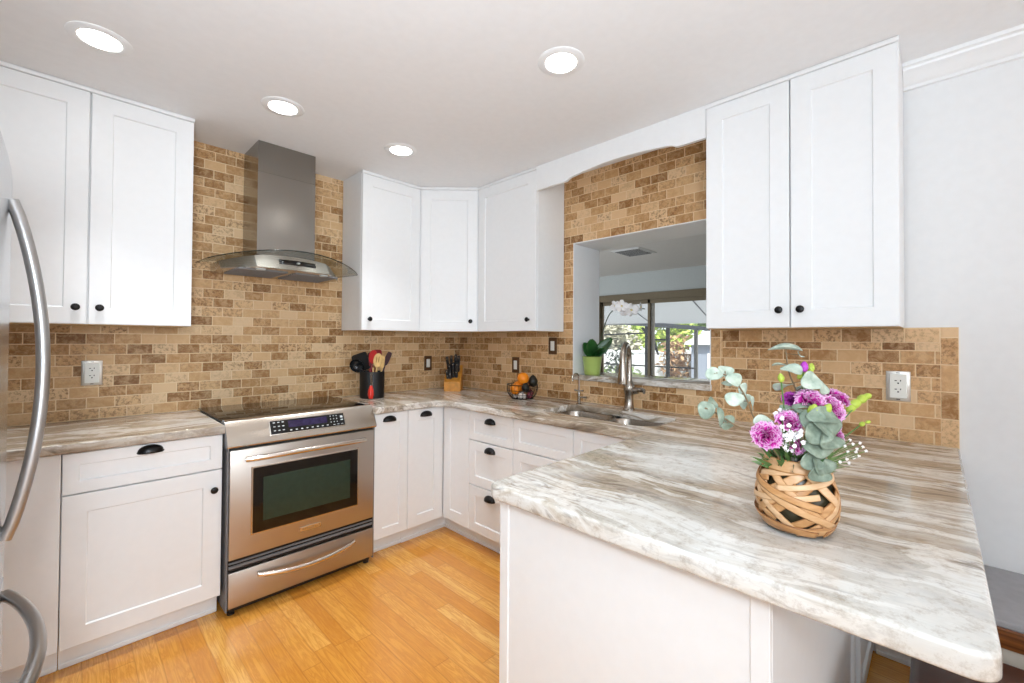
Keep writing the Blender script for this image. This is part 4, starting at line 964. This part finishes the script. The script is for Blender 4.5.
CARN = [('large magenta carnation lowest at the left of the bouquet', 767.5, 434.5, -.045, 13.5, -fw + up_ * .55 - rt * .35, tc.m),
        ('magenta carnation just above the lowest left one', 790, 420, -.02, 12, -fw * .8 + up_ * .9 - rt * .1, tc.m),
        ('large magenta carnation at the top middle of the bouquet', 812, 400, -.01, 13.5, -fw * .9 + up_ * .9, tc.m),
        ('large magenta carnation at the right of the bouquet', 834, 408, .0, 13.5, -fw * .9 + up_ * .55 + rt * .4, tc.m),
        ('flat magenta carnation tilted at the upper right of the bouquet', 838, 396, .035, 11, up_ * 1.1 + rt * .55 - fw * .2, tc.m),
        ('half hidden magenta carnation left of the big eucalyptus leaves', 799, 446, -.05, 8.5, -fw + rt * .35 + up_ * .1, tc.m),
        ('small magenta carnation at the lower right of the bouquet', 840, 438.5, -.01, 7.5, -fw * .7 + rt * .8, tc.m),
        ('small magenta carnation peeping out right of the eucalyptus leaves', 836, 425, .005, 8, -fw * .8 + rt * .6 + up_ * .3, tc.m),
        ('deep purple carnation behind the top middle one', 792, 398, .03, 9, -fw * .6 + up_ - rt * .3, td.m)]
for i, (lb, x, y, dd, r, fc_, mt) in enumerate(CARN): carnation(lb, x, y, dd, r * (D0 + dd) / FPX, fc_, mt, 20 + i)
# buds
def bud(label, px, py, dd, r, mat, seed, extra=()):
    c = deep(px, py, D0 + dd); t = thing('flower_bud', label, 'flower bud', c, 0, 'buds in the woven vase'); rnd = random.Random(seed)
    k = px1
    a = (c - MOUTH).normalized()
    m = MB(a.to_track_quat('Z', 'Y').to_matrix().to_4x4()); m.lathe([(0, -1.4 * r * k), (.6 * r * k, -1.1 * r * k), (r * k, -.2 * r * k), (.85 * r * k, .6 * r * k), (.3 * r * k, 1.4 * r * k), (0, 1.5 * r * k)], 12)
    m.build('bud', mat, t)
    if extra:
        m = MB()
        for (ex, ey, er) in extra:
            q = deep(ex, ey, D0 + dd) - c; m.ball(q, (er * k * 1.5, er * k, er * k), 10, 8, (q.normalized().to_track_quat('X', 'Z').to_matrix().to_4x4()))
        m.build('side_buds', mat, t)
    mo = MOUTH + Vector((rnd.uniform(-.02, .02), rnd.uniform(-.02, .02), -.10)) - c
    MB().tube(spline([Vector((0, 0, 0)), mo * .5 + up_ * .02, mo], 5), .0016, 6).build('stem', M_stemg, t)
M_budg = plain('lime_bud', (170, 190, 70), .5, var=.1)
bud('lime green buds sticking out at the right of the bouquet', 862, 399, .05, 4.5, M_budg, 1, ((855, 404, 4.5), (851, 408, 4), (867, 396.5, 3.2)))
bud('single lime bud on a thin stem right of the carnations', 862, 424, .06, 2.6, M_budg, 2, ((868, 422, 1.8),))
bud('magenta bud standing up at the top of the bouquet', 804, 367, .02, 4, plain('magenta_bud', (176, 60, 180), .5, var=.1), 3)
bud('lime bud near the top of the bouquet beside the magenta bud', 811, 368, .03, 3.5, M_budg, 4, ((801, 376, 3),))
bud('small lime bud at the upper left of the bouquet', 781, 378, .0, 3.2, M_budg, 5)
bud('lime bud in front of the top middle carnation', 813, 411, -.045, 5, M_budg, 6)
bud('lime bud between the two large right carnations', 827, 409, -.045, 4, M_budg, 7)
# eucalyptus
te = NT('eucalyptus_leaf'); wv = te.noise(te.obj(), 60, 3)
te.l(te.ramp(wv, [(.3, srgb(98, 112, 96)), (.55, srgb(130, 144, 126)), (.75, srgb(160, 170, 152))]), te.b.inputs['Base Color']); te.set(Roughness=.6)
tp = NT('pale_eucalyptus_leaf'); wv = tp.noise(tp.obj(), 60, 3)
tp.l(tp.ramp(wv, [(.3, srgb(142, 158, 142)), (.7, srgb(190, 200, 184))]), tp.b.inputs['Base Color']); tp.set(Roughness=.6)
M_twig = plain('brown_twig', (120, 100, 72), .6)
def disc_leaf(m, c, rx, ry, nrm, seed, wav=.2):
    rnd = random.Random(seed); Q = nrm.to_track_quat('Z', 'Y').to_matrix(); rows = []; f_ = rnd.uniform(0, 6)
    NR, NA = 5, 24
    for i in range(NR + 1):
        a = i / NR; row = []
        for j in range(NA + 1):
            ph = 2 * PI * j / NA; sc_ = 1 + .06 * math.sin(3 * ph + f_)
            row.append(c + Q @ Vector((rx * a * math.cos(ph) * sc_, ry * a * math.sin(ph) * sc_, wav * rx * a * a * math.sin(2 * ph + f_) + .10 * rx * a * a)))
        rows.append(row)
    m.grid(rows)
def euca(label, leaves, twig, seed, mat):
    """leaves: px, py, depth, rx px, ry px, facing (right, up, towards the room)"""
    root = deep(twig[0][0], twig[0][1], D0 + twig[0][2]); t = thing('eucalyptus_stem', label, 'foliage stem', root, 0, 'eucalyptus in the woven vase')
    m = MB()
    for i, (x, y, dd, rx, ry, nr, *al) in enumerate(leaves):
        k = (D0 + dd) / FPX; nv = rt * nr[0] + up_ * nr[1] - fw * nr[2]
        disc_leaf(m, deep(x, y, D0 + dd) - root, rx * k, ry * k, nv, seed * 50 + i)
    bmesh.ops.remove_doubles(m.bm, verts=m.bm.verts, dist=1e-6)
    m.build('leaves', mat, t, recalc=False, smooth=60, solid=.0008)
    pts = [deep(x, y, D0 + dd) - root for x, y, dd in twig]
    m = MB(); m.tube(spline(pts, 5), .0018, 6)
    tp_ = spline(pts, 8)
    for (x, y, dd, *_) in leaves:
        q = deep(x, y, D0 + dd) - root; n_ = min(tp_, key=lambda p: (p - q).length)
        if (n_ - q).length > .004: m.tube([n_, n_.lerp(q, .5), q], .001, 5)
    m.build('twig', M_twig, t)
euca('pale eucalyptus branch reaching to the upper left of the bouquet', [(714, 374, .02, 8, 7, (-.4, .5, 1)), (725, 371, .03, 8, 6.5, (.1, .7, 1)), (734, 380, .0, 8.5, 7, (.1, .4, 1)), (728, 382, .035, 7, 4, (.3, -.5, 1)), (743, 391, .01, 6, 8.5, (.5, .1, 1)), (734, 399, -.015, 9, 7, (-.3, .2, 1)), (744, 401, .02, 8, 8, (.4, -.2, 1)), (752, 403, .0, 4.5, 7.5, (.9, .1, .8)), (763, 421, -.02, 9.5, 6, (-.1, .7, 1))],
     [(793, 470, .0), (768, 440, .0), (755, 420, .0), (745, 396, .0), (732, 378, .01), (716, 373, .02)], 1, tp.m)
euca('low eucalyptus branch reaching far left over the counter', [(706, 410, -.02, 8, 9, (-.4, .2, 1)), (712, 403, .01, 6, 6, (.4, .5, 1)), (720, 417, -.03, 5, 10, (.6, .1, 1)), (729, 421, -.01, 6.5, 6, (.2, .4, 1)), (727, 426, -.035, 6, 4, (0, -.6, 1))],
     [(790, 472, -.02), (770, 446, -.02), (752, 433, -.02), (735, 425, -.02), (716, 413, -.02), (705, 408, -.02)], 2, te.m)
euca('tall eucalyptus stem at the top of the bouquet with a flat crowning leaf', [(786, 349, .03, 15, 12, (-.05, 1, .12)), (800, 355, .03, 6, 4, (.6, .7, .4)), (792, 370, .0, 10, 8, (-.1, .9, .6)), (779, 365, .03, 7, 6, (0, 1, -.1)), (783, 387, .02, 10, 8, (-.1, .8, -.45)), (811, 381, -.02, 11, 9.5, (.1, .35, 1)), (823, 388, .0, 7, 7, (.5, .3, 1)), (801, 388, .03, 6, 4, (0, -.4, 1))],
     [(802, 472, .0), (800, 430, .02), (797, 395, .02), (789, 372, .02), (786, 352, .03)], 3, tp.m)
euca('broad grey green eucalyptus leaves spilling over the front rim of the vase', [(802, 409, -.02, 9, 7, (-.2, .7, .8)), (812, 420, -.05, 11, 11, (-.6, .3, 1)), (824, 417, -.06, 17, 10, (.1, .8, .8)), (827, 427, -.065, 15, 10, (.2, .5, 1)), (817, 434, -.07, 13, 11, (-.1, .5, 1)), (829, 441, -.07, 15, 9, (.3, .6, 1)), (818, 449, -.072, 15, 9, (0, .4, 1)), (812, 462, -.075, 11, 9, (-.2, .35, 1)), (822, 466, -.078, 13, 9, (.2, .45, 1)), (819, 474, -.083, 12, 8, (.1, .3, 1)), (788, 410, .0, 9, 6, (-.2, .8, .8))],
     [(806, 478, -.03), (812, 462, -.055), (818, 440, -.055), (818, 420, -.04), (806, 408, -.035)], 4, te.m)
# filler flowers
def spray(label, dots, twig, seed, r, name='baby_breath_spray'):
    rnd = random.Random(seed); root = deep(twig[0], twig[1], D0); t = thing(name, label, 'flower', root, 0, 'white filler flowers in the woven vase')
    m = MB(); s = MB(); mo = MOUTH - root + Vector((0, 0, -.03))
    for x, y, dd in dots:
        q = deep(x, y, D0 + dd) - root
        for k in range(5):
            a = 2 * PI * k / 5 + rnd.random(); o_ = (rt * math.cos(a) + up_ * math.sin(a)) * r * .7
            m.ball(q + o_, (r * .62, r * .62, r * .5), 7, 5)
        m.ball(q, r * .55, 7, 5)
        s.tube(spline([q, q.lerp(mo, .4) + rd(rnd.uniform(-.008, .008), rnd.uniform(-.008, .008)), mo], 3), .0009, 5)
    m.build('blossoms', M_petal, t, smooth=80); s.build('stems', M_stemg, t)
rnd = random.Random(5)
spray('white filler flowers between the lower left carnations', [(789 + rnd.gauss(0, 5.5), 437 + rnd.gauss(0, 6), -.055 + rnd.uniform(-.02, .015)) for _ in range(34)], (789, 450), 1, .0041, 'white_filler_flower')
spray("baby's breath spray drooping to the right of the vase", [(848, 452, 0), (853, 444, .01), (857, 449, .0), (863, 447, .02), (866, 451, .0), (847, 459, -.02), (859, 456, .0), (854, 458, .01), (840, 462, -.03), (850, 440, .02), (845, 446, 0), (860, 443, .01), (856, 452, -.02), (849, 463, -.01)], (838, 455), 2, .0030)
spray('white filler flowers at the left shoulder of the bouquet', [(781 + rnd.gauss(0, 4), 417 + rnd.gauss(0, 3), .0) for _ in range(9)], (785, 425), 3, .0038, 'white_filler_flower')
# green leaves at the mouth
M_fol = leaf_mat('flower_foliage', (60, 100, 48), (120, 150, 90), .5)
t = thing('greenery', 'narrow green leaves filling the mouth of the woven vase', 'foliage', MOUTH - Vector((0, 0, .05)), 0); t['kind'] = 'stuff'
m = MB(); rnd = random.Random(8)
for i in range(170):
    a = rnd.gauss(PI, 1.5) if i > 90 else rnd.uniform(0, 2 * PI); d = Vector((math.cos(a), math.sin(a), rnd.uniform(.5, 2.2))).normalized(); L = rnd.uniform(.05, .095); s = d.cross(Vector((rnd.gauss(0, 1), rnd.gauss(0, 1), rnd.gauss(0, 1)))).normalized(); b0 = Vector((math.cos(a), math.sin(a), 0)) * rnd.uniform(0, .035) + Vector((0, 0, .02))
    rows = [[b0 + d * (L * q) + s * (w * k) - Vector((0, 0, .012 * q * q)) for k in (-1, 0, 1)] for q, w in ((0, .001), (.25, .0042), (.55, .0052), (.8, .0036), (1, .0004))]
    m.grid(rows)
m.build('leaves', M_fol, t, recalc=False, smooth=60)

# ------------------------------------------------------------------ dining bench by the wall and the low dark bench
bn = thing('wall_bench', 'built-in wall bench with a grey cushion on a wooden seat board', 'bench', (-.22, -4.2, 0))
bb_ = (-.22, -4.2, 0)
MB().box(-.45, .006, -5.2, -3.11, .465, .487, .006, 3).build('cushion', plain('grey_cushion', (172, 170, 172), .8, var=.04), bn, base=bb_)
tw2 = NT('dark_oak_board'); tw2.l(tw2.ramp(tw2.noise(tw2.mapv(tw2.obj(), (30, 1.5, 40)), 2, 4), [(.35, srgb(92, 48, 20)), (.65, srgb(146, 88, 42))]), tw2.b.inputs['Base Color']); tw2.set(Roughness=.3)
MB().box(-.452, .004, -5.2, -3.11, .405, .465, .003).build('seat_board', tw2.m, bn, base=bb_)
MB().box(-.44, .004, -5.2, -3.11, .0, .405, .002).build('base', plain('cream_bench_panel', (226, 216, 200), .5, var=.02), bn, base=bb_)
lb = thing('low_bench', 'dark brown leather topped low bench under the peninsula corner', 'bench', (-.86, -3.5, 0))
lb_ = (-.86, -3.5, 0)
tl_ = NT('dark_brown_leather'); tl_.bump(tl_.noise(tl_.obj(), 180, 3), .15, .001); tl_.l(tl_.ramp(tl_.noise(tl_.obj(), 7, 3), [(.3, srgb(50, 26, 16)), (.7, srgb(84, 48, 32))]), tl_.b.inputs['Base Color']); tl_.set(Roughness=.28)
MB().box(-1.12, -.52, -4.2, -2.985, .33, .405, .022, 4).build('seat', tl_.m, lb, base=lb_)
MB().box(-1.10, -.54, -4.18, -3.005, .06, .33, .006).build('box', tl_.m, lb, base=lb_)
for x in (-1.06, -.58):
    for y in (-4.12, -3.06): MB().box(x - .025, x + .025, y - .025, y + .025, 0, .062, .003).build('leg', tw2.m, lb, base=lb_)
